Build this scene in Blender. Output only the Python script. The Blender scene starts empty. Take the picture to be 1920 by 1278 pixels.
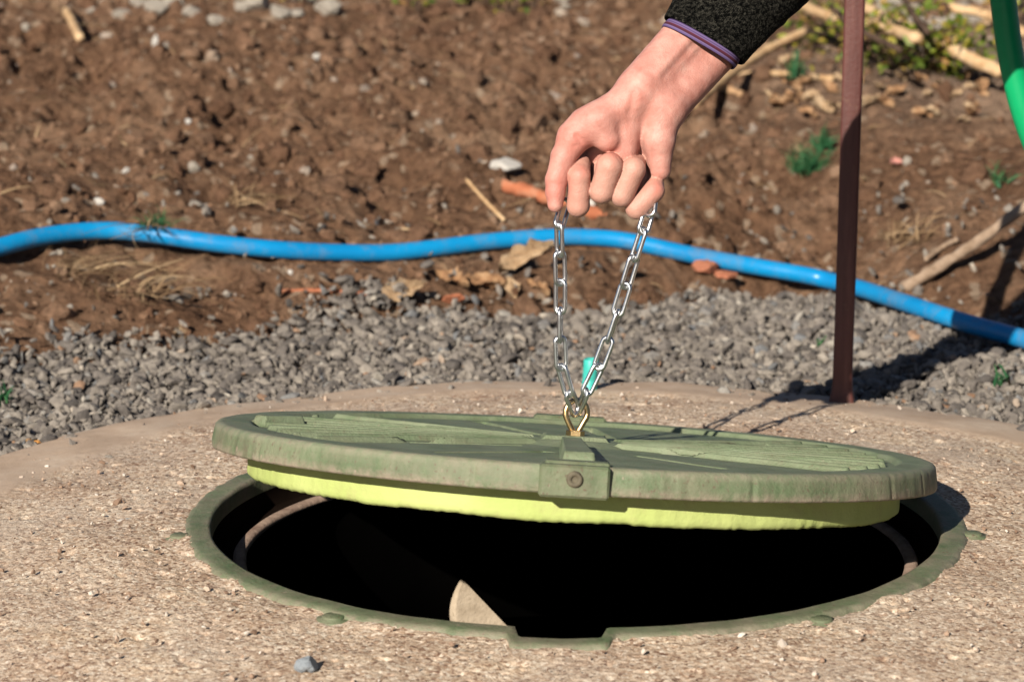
import bpy, math, random
import numpy as np
from mathutils import Vector, Matrix

# ------------------------------------------------------------------ camera, sky, sun, exposure
scene = bpy.context.scene
CAM = np.array([0.0, -2.25, 0.64]); PITCH = math.radians(11.6); FPX = 4800.0
RT = np.array([1.0, 0, 0]); FW = np.array([0, math.cos(PITCH), -math.sin(PITCH)]); UP = np.array([0, math.sin(PITCH), math.cos(PITCH)])
cd = bpy.data.cameras.new('camera'); cam = bpy.data.objects.new('camera', cd); scene.collection.objects.link(cam)
cam.location = CAM; cam.rotation_euler = (math.pi / 2 - PITCH, 0, 0)
cd.sensor_width = 36.0; cd.lens = 90.0; cd.clip_start = 0.02; cd.clip_end = 2000
cd.dof.use_dof = True; cd.dof.focus_distance = 2.3; cd.dof.aperture_fstop = 9.0
scene.camera = cam
SUN = Vector((0.258, 0.57, -0.312)).normalized()          # direction the light travels
w = bpy.data.worlds.new('World'); scene.world = w; w.use_nodes = True
wn = w.node_tree.nodes; wl = w.node_tree.links
sky = wn.new('ShaderNodeTexSky'); sky.sky_type = 'NISHITA'; sky.sun_disc = False; sky.air_density = 0.5; sky.dust_density = 0.3
sky.sun_elevation = math.asin(-SUN.z); sky.sun_rotation = math.atan2(-SUN.x, -SUN.y) % (2 * math.pi)
wl.new(sky.outputs[0], wn['Background'].inputs[0]); wn['Background'].inputs[1].default_value = 0.05
sl = bpy.data.lights.new('sun', 'SUN'); sl.energy = 5.0; sl.angle = math.radians(0.5); sl.color = (1.0, 0.92, 0.80)
so = bpy.data.objects.new('sun', sl); scene.collection.objects.link(so); so.rotation_euler = SUN.to_track_quat('-Z', 'Y').to_euler()
so.location = (-3, -6, 4)
scene.view_settings.view_transform = 'Standard'; scene.view_settings.look = 'None'
scene.view_settings.exposure = 0.62; scene.view_settings.gamma = 1.0
scene.render.engine = 'CYCLES'
scene.cycles.max_bounces = 6; scene.cycles.diffuse_bounces = 1

rng = np.random.default_rng(11); random.seed(5)
COL = scene.collection
pi = math.pi

# ------------------------------------------------------------------ helpers
def ray(px, py): return FW + RT * (px - 960) / FPX + UP * (639 - py) / FPX
def at_y(px, py, Y):
    d = ray(px, py); return CAM + d * ((Y - CAM[1]) / d[1])
def at_z(px, py, z):
    d = ray(px, py); return CAM + d * ((z - CAM[2]) / d[2])

_T = np.random.default_rng(3).random((256, 256))
_T3 = np.random.default_rng(4).random((64, 64, 64))
def vn2(x, y, s=0):
    x = np.asarray(x, float) + s * 17.3; y = np.asarray(y, float) + s * 9.7
    xi = np.floor(x).astype(int); yi = np.floor(y).astype(int); u = x - xi; v = y - yi
    u = u * u * (3 - 2 * u); v = v * v * (3 - 2 * v)
    a = _T[xi & 255, yi & 255]; b = _T[(xi + 1) & 255, yi & 255]; c = _T[xi & 255, (yi + 1) & 255]; d = _T[(xi + 1) & 255, (yi + 1) & 255]
    return (a * (1 - u) + b * u) * (1 - v) + (c * (1 - u) + d * u) * v - 0.5
def fbm2(x, y, o=4, s=0):
    r = 0; a = 1.0
    for i in range(o):
        r = r + a * vn2(x * 2 ** i, y * 2 ** i, s + i); a *= 0.5
    return r
def vn3(x, y, z):
    xi = np.floor(x).astype(int); yi = np.floor(y).astype(int); zi = np.floor(z).astype(int)
    u = x - xi; v = y - yi; w_ = z - zi
    u = u * u * (3 - 2 * u); v = v * v * (3 - 2 * v); w_ = w_ * w_ * (3 - 2 * w_)
    def t(i, j, k): return _T3[(xi + i) & 63, (yi + j) & 63, (zi + k) & 63]
    return ((t(0,0,0)*(1-u)+t(1,0,0)*u)*(1-v)+(t(0,1,0)*(1-u)+t(1,1,0)*u)*v)*(1-w_) + ((t(0,0,1)*(1-u)+t(1,0,1)*u)*(1-v)+(t(0,1,1)*(1-u)+t(1,1,1)*u)*v)*w_ - 0.5

def tag(o, label=None, cat=None, group=None, kind=None):
    if label: o['label'] = label
    if cat: o['category'] = cat
    if group: o['group'] = group
    if kind: o['kind'] = kind
    return o
def mesh_np(name, V, Fa, mat, parent=None, smooth=True):
    """V (n,3); Fa (m,k) array or list of arrays with different k"""
    me = bpy.data.meshes.new(name)
    V = np.asarray(V, np.float32)
    blocks = Fa if isinstance(Fa, list) and len(Fa) and isinstance(Fa[0], np.ndarray) and Fa[0].ndim == 2 else [np.asarray(Fa)]
    nl = sum(b.size for b in blocks); npoly = sum(len(b) for b in blocks)
    me.vertices.add(len(V)); me.vertices.foreach_set('co', V.ravel())
    me.loops.add(nl); me.loops.foreach_set('vertex_index', np.concatenate([b.ravel() for b in blocks]).astype(np.int32))
    tot = np.concatenate([np.full(len(b), b.shape[1]) for b in blocks]); st = np.concatenate([[0], np.cumsum(tot)[:-1]])
    me.polygons.add(npoly); me.polygons.foreach_set('loop_start', st.astype(np.int32)); me.polygons.foreach_set('loop_total', tot.astype(np.int32))
    me.polygons.foreach_set('use_smooth', np.full(npoly, smooth))
    me.update(calc_edges=True); me.validate()
    if mat: me.materials.append(mat)
    return link(name, me, parent)
def link(name, data, parent=None):
    o = bpy.data.objects.new(name, data); COL.objects.link(o)
    if parent: o.parent = parent
    return o
def mesh_py(name, V, Fa, mat, parent=None, smooth=False):
    me = bpy.data.meshes.new(name); me.from_pydata([tuple(map(float, v)) for v in V], [], [tuple(int(i) for i in f) for f in Fa])
    me.polygons.foreach_set('use_smooth', [smooth] * len(me.polygons)); me.update()
    if mat: me.materials.append(mat)
    return link(name, me, parent)
def grid_faces(nu, nv, wrap_v=False):
    i = np.arange(nu - 1)[:, None]; j = np.arange(nv if wrap_v else nv - 1)[None, :]; j2 = (j + 1) % nv
    return np.stack(np.broadcast_arrays(i * nv + j, (i + 1) * nv + j, (i + 1) * nv + j2, i * nv + j2), -1).reshape(-1, 4)
def empty(name, loc=(0, 0, 0), rot=(0, 0, 0)):
    o = bpy.data.objects.new(name, None); COL.objects.link(o); o.location = loc; o.rotation_euler = rot; o.empty_display_size = 0.02
    return o
def frames(P):
    P = np.asarray(P, float); T = np.gradient(P, axis=0); T /= np.linalg.norm(T, axis=1)[:, None]
    n = np.cross(T[0], [0, 0, 1.0]);
    if np.linalg.norm(n) < 1e-3: n = np.array([1.0, 0, 0])
    N = []
    for t in T:
        n = n - t * (n @ t); n = n / np.linalg.norm(n); N.append(n)
    N = np.array(N); return T, N, np.cross(T, N)
def spline(P, n):
    """Catmull-Rom through points (any dimension)"""
    P = np.asarray(P, float); Q = np.vstack([2 * P[0] - P[1], P, 2 * P[-1] - P[-2]]); m = len(P) - 1
    t = np.linspace(0, m, n); i = np.minimum(t.astype(int), m - 1); u = (t - i)[:, None]
    a, b, c, d = Q[i], Q[i + 1], Q[i + 2], Q[i + 3]
    return 0.5 * (2 * b + (c - a) * u + (2 * a - 5 * b + 4 * c - d) * u ** 2 + (3 * b - a - 3 * c + d) * u ** 3)
def tube(P, R, nseg=12, cap=True):
    P = np.asarray(P, float); R = np.broadcast_to(np.asarray(R, float), (len(P),)); T, N, B = frames(P)
    a = np.linspace(0, 2 * pi, nseg, endpoint=False)
    V = P[:, None] + (N[:, None] * np.cos(a)[None, :, None] + B[:, None] * np.sin(a)[None, :, None]) * R[:, None, None]
    F = [grid_faces(len(P), nseg, True)]; V = V.reshape(-1, 3)
    if cap:
        V = np.vstack([V, P[:1], P[-1:]]); n = len(V); k = np.arange(nseg); k2 = (k + 1) % nseg; e = (len(P) - 1) * nseg
        F.append(np.stack([np.full(nseg, n - 2), k, k2], 1)); F.append(np.stack([np.full(nseg, n - 1), e + k2, e + k], 1))
    return V, F
def box(c, s, bev=0.0):
    x, y, z = np.array(s) / 2; b = bev; V = []
    # chamfered box by hull of inset corner points
    import bmesh
    bm = bmesh.new()
    for sx in (-1, 1):
        for sy in (-1, 1):
            for sz in (-1, 1):
                if b:
                    for q in ((x - b, y - b, z), (x - b, y, z - b), (x, y - b, z - b)): bm.verts.new((c[0] + sx * q[0], c[1] + sy * q[1], c[2] + sz * q[2]))
                else: bm.verts.new((c[0] + sx * x, c[1] + sy * y, c[2] + sz * z))
    bmesh.ops.convex_hull(bm, input=bm.verts); bmesh.ops.dissolve_limit(bm, angle_limit=0.01, verts=bm.verts, edges=bm.edges)
    bm.verts.index_update(); V = [tuple(v.co) for v in bm.verts]; F = [[v.index for v in f.verts] for f in bm.faces]; bm.free()
    return V, F

# ------------------------------------------------------------------ material helpers
class NB:
    def __init__(s, name, rough=0.8, spec=0.3):
        s.m = bpy.data.materials.new(name); s.m.use_nodes = True; s.t = s.m.node_tree; s.n = s.t.nodes; s.l = s.t.links
        s.b = s.n['Principled BSDF']; s.b.inputs['Roughness'].default_value = rough; s.b.inputs['Specular IOR Level'].default_value = spec
        s.tc = s.n.new('ShaderNodeTexCoord'); s.co = s.tc.outputs['Object']
    def put(s, sock, v):
        if hasattr(v, 'is_linked') or hasattr(v, 'links'): s.l.new(v, sock)
        elif isinstance(v, (tuple, list)) and len(v) == 3 and sock.type == 'RGBA': sock.default_value = (*v, 1)
        else: sock.default_value = v
    def noise(s, scale, detail=4, rough=0.6, co=None, out='Fac', dist=0.0):
        n = s.n.new('ShaderNodeTexNoise'); n.inputs['Scale'].default_value = scale; n.inputs['Detail'].default_value = detail; n.inputs['Roughness'].default_value = rough
        n.inputs['Distortion'].default_value = dist; s.l.new(co or s.co, n.inputs['Vector']); return n.outputs[out]
    def voro(s, scale, out='Distance', feature='F1', co=None, rand=1.0):
        n = s.n.new('ShaderNodeTexVoronoi'); n.feature = feature; n.inputs['Scale'].default_value = scale; n.inputs['Randomness'].default_value = rand
        s.l.new(co or s.co, n.inputs['Vector']); return n.outputs[out]
    def ramp(s, fac, stops, interp='LINEAR'):
        n = s.n.new('ShaderNodeValToRGB'); n.color_ramp.interpolation = interp; e = n.color_ramp.elements
        while len(e) < len(stops): e.new(0.5)
        for k, (p, c) in enumerate(stops): e[k].position = p; e[k].color = (*c, 1) if not isinstance(c, (int, float)) else (c, c, c, 1)
        s.put(n.inputs[0], fac); return n.outputs[0]
    def mix(s, f, a, b, mode='MIX'):
        n = s.n.new('ShaderNodeMix'); n.data_type = 'RGBA'; n.blend_type = mode; s.put(n.inputs[0], f); s.put(n.inputs[6], a); s.put(n.inputs[7], b); return n.outputs[2]
    def math(s, op, a, b=0.0, clamp=False):
        n = s.n.new('ShaderNodeMath'); n.operation = op; n.use_clamp = clamp; s.put(n.inputs[0], a); s.put(n.inputs[1], b); return n.outputs[0]
    def maprange(s, v, a, b, c=0.0, d=1.0):
        n = s.n.new('ShaderNodeMapRange'); s.put(n.inputs[0], v)
        for k, x in enumerate((a, b, c, d)): n.inputs[k + 1].default_value = x
        return n.outputs[0]
    def attr(s, name, out='Color'):
        n = s.n.new('ShaderNodeAttribute'); n.attribute_name = name; return n.outputs[out]
    def island(s):
        return s.n.new('ShaderNodeNewGeometry').outputs['Random Per Island']
    def objrand(s): return s.n.new('ShaderNodeObjectInfo').outputs['Random']
    def bump(s, h, strength=0.5, dist=0.002, prev=None):
        n = s.n.new('ShaderNodeBump'); n.inputs['Strength'].default_value = strength; n.inputs['Distance'].default_value = dist; s.l.new(h, n.inputs['Height'])
        if prev is not None: s.l.new(prev, n.inputs['Normal'])
        s.l.new(n.outputs[0], s.b.inputs['Normal']); return n.outputs[0]
    def col(s, c): s.put(s.b.inputs['Base Color'], c); return s
    def xyz(s):
        n = s.n.new('ShaderNodeSeparateXYZ'); s.l.new(s.co, n.inputs[0]); return n.outputs

M = {}
# concrete with exposed fine aggregate; smoother mortar towards the collar's edge (attribute 'mortar')
q = NB('washed_concrete', 0.9, 0.2)
ag = q.voro(350, 'Color'); agv = q.n.new('ShaderNodeSeparateColor'); q.l.new(ag, agv.inputs[0])
grain = q.ramp(agv.outputs[0], [(0.0, (0.17, 0.10, 0.068)), (0.18, (0.38, 0.27, 0.19)), (0.5, (0.525, 0.41, 0.305)), (0.82, (0.60, 0.49, 0.38)), (1.0, (0.72, 0.64, 0.53))])
big = q.ramp(q.noise(9, 5, 0.65), [(0.3, (0.80, 0.72, 0.68)), (0.55, (1.0, 0.98, 0.96)), (0.75, (1.08, 1.02, 0.92))])
c1 = q.mix(1.0, grain, big, 'MULTIPLY')
pit = q.ramp(q.noise(190, 3, 0.7), [(0.585, 0.0), (0.65, 1.0)])
c1 = q.mix(q.math('MULTIPLY', pit, 0.7), c1, (0.15, 0.085, 0.06))
stain = q.ramp(q.noise(34, 6, 0.75), [(0.57, 0.0), (0.70, 1.0)])
c1 = q.mix(q.math('MULTIPLY', stain, 0.5), c1, (0.25, 0.155, 0.11))
c1 = q.mix(q.math('MULTIPLY', q.ramp(q.noise(5, 4, 0.6), [(0.45, 0.0), (0.7, 1.0)]), 0.35), c1, (0.50, 0.43, 0.36))
mort = q.ramp(q.noise(14, 6, 0.7), [(0.3, (0.36, 0.26, 0.185)), (0.5, (0.44, 0.33, 0.245)), (0.7, (0.50, 0.40, 0.31))])
mort = q.mix(q.math('MULTIPLY', q.ramp(q.noise(60, 4, 0.7), [(0.6, 0.0), (0.75, 1.0)]), 0.35), mort, (0.22, 0.15, 0.11))
mk = q.attr('mortar', 'Fac')
q.col(q.mix(mk, c1, mort))
h = q.math('ADD', q.math('MULTIPLY', q.voro(430), 0.5), q.noise(330, 4, 0.7))
q.bump(q.math('MULTIPLY', h, q.maprange(mk, 0, 1, 1.0, 0.3)), 0.75, 0.0013)
M['concrete'] = q.m
# soil
q = NB('brown_soil', 0.95, 0.1)
sc1 = q.ramp(q.noise(5, 5, 0.65), [(0.3, (0.135, 0.073, 0.043)), (0.5, (0.20, 0.114, 0.069)), (0.72, (0.30, 0.19, 0.122))])
sc2 = q.ramp(q.noise(55, 5, 0.7), [(0.32, (0.40, 0.37, 0.35)), (0.52, (1, 1, 1)), (0.75, (1.4, 1.36, 1.3))])
sc = q.mix(1.0, sc1, sc2, 'MULTIPLY')
sp = q.voro(75, 'Color'); spv = q.n.new('ShaderNodeSeparateColor'); q.l.new(sp, spv.inputs[0])
sc = q.mix(q.ramp(spv.outputs[0], [(0.93, 0.0), (0.95, 0.7)]), sc, (0.38, 0.29, 0.21))
sc = q.mix(q.math('MULTIPLY', q.attr('grey', 'Fac'), 0.65), sc, (0.32, 0.265, 0.215))
q.col(sc)
q.bump(q.math('ADD', q.noise(110, 6, 0.75), q.math('MULTIPLY', q.voro(60), 0.6)), 1.0, 0.012)
M['soil'] = q.m
q = NB('soil_clod', 0.95, 0.1)
q.col(q.mix(1.0, q.ramp(q.island(), [(0.0, (0.12, 0.066, 0.041)), (0.35, (0.172, 0.097, 0.061)), (0.7, (0.228, 0.138, 0.089)), (0.955, (0.28, 0.182, 0.123)), (0.975, (0.42, 0.36, 0.30)), (1.0, (0.34, 0.28, 0.24))]),
      q.ramp(q.noise(90, 4, 0.7), [(0.3, (0.6, 0.58, 0.56)), (0.7, (1.3, 1.28, 1.25))]), 'MULTIPLY'))
q.bump(q.noise(160, 5, 0.75), 1.0, 0.006); M['clod'] = q.m
q = NB('loose_clod', 0.95, 0.1); q.co = q.n.new('ShaderNodeNewGeometry').outputs['Position']
q.col(q.mix(1.0, q.ramp(q.objrand(), [(0.0, (0.14, 0.077, 0.048)), (0.5, (0.19, 0.11, 0.07)), (1.0, (0.25, 0.155, 0.102))]),
      q.ramp(q.noise(90, 4, 0.7), [(0.3, (0.6, 0.58, 0.56)), (0.7, (1.3, 1.28, 1.25))]), 'MULTIPLY'))
q.bump(q.noise(150, 5, 0.75), 1.0, 0.008); M['clod1'] = q.m
def gravel_mat(name, src):
    q = NB(name, 0.85, 0.3); q.co = q.n.new('ShaderNodeNewGeometry').outputs['Position']
    r = q.island() if src else q.objrand()
    c = q.ramp(r, [(0.0, (0.085, 0.075, 0.07)), (0.2, (0.15, 0.13, 0.117)), (0.45, (0.195, 0.17, 0.15)), (0.7, (0.24, 0.21, 0.182)), (0.88, (0.30, 0.262, 0.226)), (0.935, (0.15, 0.155, 0.165)), (0.98, (0.42, 0.375, 0.32)), (0.99, (0.30, 0.17, 0.10)), (1.0, (0.25, 0.17, 0.12))])
    q.col(q.mix(1.0, c, q.ramp(q.noise(140, 4, 0.7), [(0.3, (0.60, 0.60, 0.59)), (0.7, (1.12, 1.12, 1.10))]), 'MULTIPLY'))
    q.bump(q.noise(300, 4, 0.7), 0.6, 0.002); return q.m
M['gravel'] = gravel_mat('crushed_stone', True); M['gravel1'] = gravel_mat('crushed_stone_piece', False)
M['gritm'] = None
q = NB('rusty_bolt', 0.75, 0.3); q.col(q.ramp(q.noise(120, 4), [(0.3, (0.06, 0.05, 0.035)), (0.7, (0.15, 0.13, 0.085))])); q.bump(q.noise(300), 0.6, 0.001); M['rust'] = q.m
# painted polymer, sage green with dust and wear
def green_mat(name, dust):
    q = NB(name, 0.62, 0.35)
    g = q.ramp(q.noise(11, 5, 0.65), [(0.28, (0.055, 0.092, 0.042)), (0.5, (0.092, 0.138, 0.070)), (0.74, (0.15, 0.195, 0.115))])
    st = q.n.new('ShaderNodeMapping'); st.inputs['Scale'].default_value = (1, 1, 0.12); q.l.new(q.co, st.inputs[0])
    streak = q.ramp(q.noise(60, 4, 0.7, st.outputs[0]), [(0.35, (0.72, 0.78, 0.68)), (0.62, (1.12, 1.08, 1.05))])
    g = q.mix(1.0, g, streak, 'MULTIPLY')
    d = q.ramp(q.noise(16, 6, 0.72), [(0.5 - dust * 0.22, 0.0), (0.72 - dust * 0.1, 1.0)])
    g = q.mix(q.math('MULTIPLY', d, 0.25 + 0.6 * dust), g, (0.24, 0.195, 0.145))
    g = q.mix(q.math('MULTIPLY', q.ramp(q.noise(30, 6, 0.75), [(0.55, 0.0), (0.68, 1.0)]), 0.5), g, (0.12, 0.088, 0.062))
    sp = q.ramp(q.noise(210, 3, 0.75), [(0.60, 0.0), (0.66, 1.0)])
    g = q.mix(q.math('MULTIPLY', sp, 0.75), g, (0.10, 0.062, 0.042))
    w1 = q.ramp(q.noise(90, 4, 0.7), [(0.66, 0.0), (0.70, 1.0)])
    g = q.mix(q.math('MULTIPLY', w1, 0.55), g, (0.33, 0.25, 0.20))
    g = q.mix(q.math('MULTIPLY', q.attr('fade', 'Fac'), q.ramp(q.noise(18, 5, 0.7), [(0.35, 0.15), (0.62, 0.75)])), g, (0.21, 0.25, 0.155))
    edge = q.attr('wear', 'Fac')
    g = q.mix(q.math('MULTIPLY', edge, q.ramp(q.noise(70, 5, 0.7), [(0.38, 0.15), (0.6, 0.9)])), g, (0.28, 0.225, 0.175))
    q.col(g)
    q.bump(q.math('ADD', q.noise(240, 4, 0.7), q.math('MULTIPLY', q.noise(35, 4, 0.6), 0.7)), 0.7, 0.0014); return q.m
M['lid'] = green_mat('green_polymer_lid', 0.46); M['frame'] = green_mat('green_polymer_frame', 0.55)
q = NB('yellow_green_foam', 0.9, 0.15)
q.col(q.mix(q.math('MULTIPLY', q.ramp(q.noise(28, 5, 0.7), [(0.52, 0.0), (0.68, 1.0)]), 0.55), q.ramp(q.noise(9, 3, 0.6), [(0.3, (0.33, 0.40, 0.12)), (0.7, (0.43, 0.48, 0.18))]), (0.34, 0.32, 0.14)))
q.bump(q.noise(180, 5, 0.7), 0.5, 0.002); M['foam'] = q.m
q = NB('shade_black_wall', 1.0, 0.0); q.col(q.ramp(q.noise(8, 4), [(0.3, (0.0008, 0.0008, 0.0008)), (0.7, (0.002, 0.0018, 0.0016))])); M['shaft'] = q.m  # near-black colour stands in for deep shade on the shaft wall
q = NB('well_rim', 0.9, 0.15); q.col(q.ramp(q.noise(40, 5, 0.7), [(0.3, (0.20, 0.13, 0.10)), (0.7, (0.42, 0.31, 0.24))])); q.bump(q.noise(200), 0.6, 0.002); M['rim'] = q.m
q = NB('frame_throat', 1.0, 0.0); q.col(q.ramp(q.noise(20, 5, 0.7), [(0.3, (0.006, 0.004, 0.003)), (0.7, (0.014, 0.009, 0.007))])); M['throat'] = q.m  # shade below the ring's lip put into the colour as near-black
q = NB('sun_patch_tone', 0.9, 0.15); q.col(q.ramp(q.noise(60, 5, 0.7), [(0.3, (0.32, 0.255, 0.185)), (0.6, (0.44, 0.36, 0.27)), (0.75, (0.2, 0.15, 0.10))])); q.bump(q.noise(200), 0.6, 0.002); M['sun_patch'] = q.m  # pale colour of the sunlit patch, used only on the added panel
# metals
q = NB('zinc_chain', 0.30, 0.5); q.b.inputs['Metallic'].default_value = 1.0; q.col(q.ramp(q.noise(120, 3), [(0.3, (0.60, 0.61, 0.62)), (0.7, (0.80, 0.80, 0.80))])); q.bump(q.noise(500), 0.15, 0.0006); M['zinc'] = q.m
q = NB('yellow_zinc', 0.33, 0.5); q.b.inputs['Metallic'].default_value = 1.0; q.col(q.ramp(q.noise(90, 4), [(0.3, (0.52, 0.34, 0.15)), (0.7, (0.72, 0.52, 0.27))])); q.bump(q.noise(400), 0.2, 0.0006); M['brass'] = q.m
q = NB('red_brown_paint', 0.5, 0.4)
st = q.n.new('ShaderNodeMapping'); st.inputs['Scale'].default_value = (1, 1, 0.08); q.l.new(q.co, st.inputs[0])
pc = q.ramp(q.noise(60, 5, 0.7, st.outputs[0]), [(0.3, (0.055, 0.016, 0.013)), (0.55, (0.10, 0.034, 0.028)), (0.75, (0.15, 0.064, 0.05))])
pc = q.mix(q.math('MULTIPLY', q.ramp(q.noise(45, 5, 0.75), [(0.6, 0.0), (0.7, 1.0)]), 0.6), pc, (0.14, 0.075, 0.045))
q.col(pc); q.bump(q.noise(170, 5, 0.7), 0.4, 0.0015); M['post'] = q.m
# plastics
q = NB('blue_pipe', 0.33, 0.45)
bc = q.ramp(q.noise(7, 4), [(0.3, (0.003, 0.185, 0.44)), (0.7, (0.005, 0.25, 0.54))])
bc = q.mix(q.math('MULTIPLY', q.ramp(q.noise(22, 6, 0.78), [(0.50, 0.0), (0.72, 1.0)]), 0.5), bc, (0.20, 0.20, 0.19))
q.col(bc); q.bump(q.noise(120, 4), 0.15, 0.002); M['blue'] = q.m
q = NB('green_hose', 0.4, 0.4); q.col(q.ramp(q.noise(12, 4), [(0.3, (0.0, 0.25, 0.085)), (0.7, (0.003, 0.33, 0.12))])); q.bump(q.noise(150), 0.15, 0.001); M['hose'] = q.m
q = NB('teal_plastic', 0.45, 0.4); q.col(q.ramp(q.noise(40, 4), [(0.3, (0.03, 0.36, 0.31)), (0.7, (0.06, 0.47, 0.41))])); q.bump(q.noise(150), 0.2, 0.001); M['teal'] = q.m
# organic
def plain(name, cols, scale=60, rough=0.85, bump=0.4, bd=0.002, spec=0.2, trans=0.0, key='noise'):
    q = NB(name, rough, spec); src = q.noise(scale, 4, 0.65) if key == 'noise' else q.island()
    k = len(cols); pos = [0.3 + 0.4 * i / max(1, k - 1) for i in range(k)] if key == 'noise' else [i / max(1, k - 1) for i in range(k)]
    q.col(q.ramp(src, list(zip(pos, cols))))
    if bump: q.bump(q.noise(scale * 3, 4, 0.7), bump, bd)
    if trans: q.b.inputs['Transmission Weight'].default_value = 0.0; q.b.inputs['Subsurface Weight'].default_value = 0.0
    return q.m
M['strawlight'] = plain('light_straw', [(0.11, 0.065, 0.035), (0.24, 0.155, 0.085), (0.46, 0.34, 0.205)], key='island', bump=0)
M['straw'] = plain('dry_straw', [(0.13, 0.08, 0.042), (0.24, 0.155, 0.085), (0.38, 0.27, 0.16)], key='island', bump=0)
M['stalk'] = plain('dry_stalk', [(0.33, 0.19, 0.09), (0.50, 0.33, 0.18), (0.58, 0.43, 0.27)], 40)
M['stick'] = plain('grey_stick', [(0.17, 0.115, 0.075), (0.28, 0.20, 0.14), (0.34, 0.255, 0.19)], 50)
M['darkstick'] = plain('dark_twig', [(0.05, 0.03, 0.02), (0.10, 0.065, 0.045)], 50)
M['deadleaf'] = plain('dead_leaf', [(0.20, 0.10, 0.05), (0.31, 0.175, 0.09), (0.42, 0.27, 0.155)], 3.5, bd=0.05)
M['paleleaf'] = plain('pale_dead_leaf', [(0.26, 0.16, 0.085), (0.38, 0.26, 0.155), (0.47, 0.35, 0.235)], 3.5, bd=0.05)
M['leaf'] = plain('green_leaf', [(0.05, 0.085, 0.012), (0.10, 0.14, 0.015), (0.18, 0.20, 0.02), (0.26, 0.21, 0.03), (0.22, 0.11, 0.04)], key='island', bump=0, rough=0.55, spec=0.35)
M['grass'] = plain('green_grass', [(0.012, 0.06, 0.022), (0.025, 0.10, 0.04), (0.05, 0.14, 0.05)], key='island', bump=0, rough=0.6)
M['brick'] = plain('red_brick', [(0.32, 0.095, 0.048), (0.45, 0.165, 0.09), (0.50, 0.27, 0.19)], 40, bump=0.8)
M['clay'] = plain('orange_clay', [(0.26, 0.085, 0.042), (0.37, 0.125, 0.062), (0.40, 0.21, 0.13)], 30, bump=0.6)
M['white'] = plain('white_stone', [(0.36, 0.33, 0.29), (0.50, 0.47, 0.43), (0.58, 0.56, 0.53)], 60, bump=0.6)
M['pale'] = plain('pale_stone', [(0.30, 0.25, 0.20), (0.42, 0.37, 0.31), (0.52, 0.47, 0.41)], 30, bump=0.8, bd=0.004)
M['bluegrey'] = plain('blue_grey_stone', [(0.16, 0.18, 0.20), (0.27, 0.30, 0.33), (0.40, 0.42, 0.43)], 80, bump=0.6)
M['gritm'] = plain('grit', [(0.10, 0.06, 0.04), (0.30, 0.20, 0.14), (0.46, 0.36, 0.28), (0.55, 0.50, 0.44)], key='island', bump=0)
M['orangeleaf'] = plain('orange_leaf', [(0.40, 0.15, 0.04), (0.52, 0.24, 0.07), (0.40, 0.30, 0.09)], 25)
M['pink'] = plain('pink_scrap', [(0.50, 0.16, 0.12), (0.58, 0.33, 0.28)], 60)

# ------------------------------------------------------------------ terrain
CX, CY = 0.058, 0.045                       # the well's axis
YB = np.array([(-6, .4), (-1.2, .64), (-.66, .80), (-.48, .92), (-.36, 1.00), (-.2, 1.13), (.0, 1.22), (.18, 1.27), (.35, 1.37), (.47, 1.42), (.6, 1.28), (.70, 1.13), (.9, 1.0), (1.4, .9), (6, .6)])
def soil_d(x, y): return y - np.interp(x, YB[:, 0], YB[:, 1])
def hbase(x, y):
    d = np.maximum(soil_d(x, y), 0); d = np.minimum(d, 5.0)
    return -0.05 + 0.10 * (1 - np.exp(-d / 0.25)) + 0.10 * d
def ground_at(px, py, lift=0.0):
    d = ray(px, py); t = np.linspace(2.4, 9, 2600); P = CAM + d * t[:, None]
    below = P[:, 2] < hbase(P[:, 0], P[:, 1]) + lift
    k = int(np.argmax(below)); return P[k]
PIPE_PX = [(-1500, 640), (-900, 590), (-420, 548), (-160, 500), (-60, 477), (0, 463), (60, 447), (130, 436), (200, 432), (270, 437), (340, 447), (420, 458), (520, 468), (620, 473), (720, 474), (800, 467), (880, 457), (960, 449), (1040, 444), (1110, 445),
           (1180, 452), (1260, 470), (1340, 486), (1420, 500), (1500, 514), (1560, 526), (1640, 549), (1720, 576), (1800, 602), (1860, 619), (1920, 635), (2020, 668), (2140, 705), (2380, 760), (2800, 800), (3400, 790)]
PIPE_R = 0.0124
pipe_pts = spline([ground_at(x, y, 0.010 + 0.022 * min(1, max(0, (x - 1450) / 250))) for x, y in PIPE_PX], 420)
pipe_pts[:, 1] = np.convolve(np.pad(pipe_pts[:, 1], 6, 'edge'), np.ones(13) / 13, 'valid')
pipe_pts[:, 2] = np.convolve(np.pad(pipe_pts[:, 2], 3, 'edge'), np.ones(7) / 7, 'valid')
def pipe_near(x, y):
    """distance on the plan to the pipe's line, and its height there"""
    x = np.asarray(x); yy = np.interp(x, pipe_pts[:, 0], pipe_pts[:, 1]); zz = np.interp(x, pipe_pts[:, 0], pipe_pts[:, 2])
    return np.abs(y - yy), zz, y - yy
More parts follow.
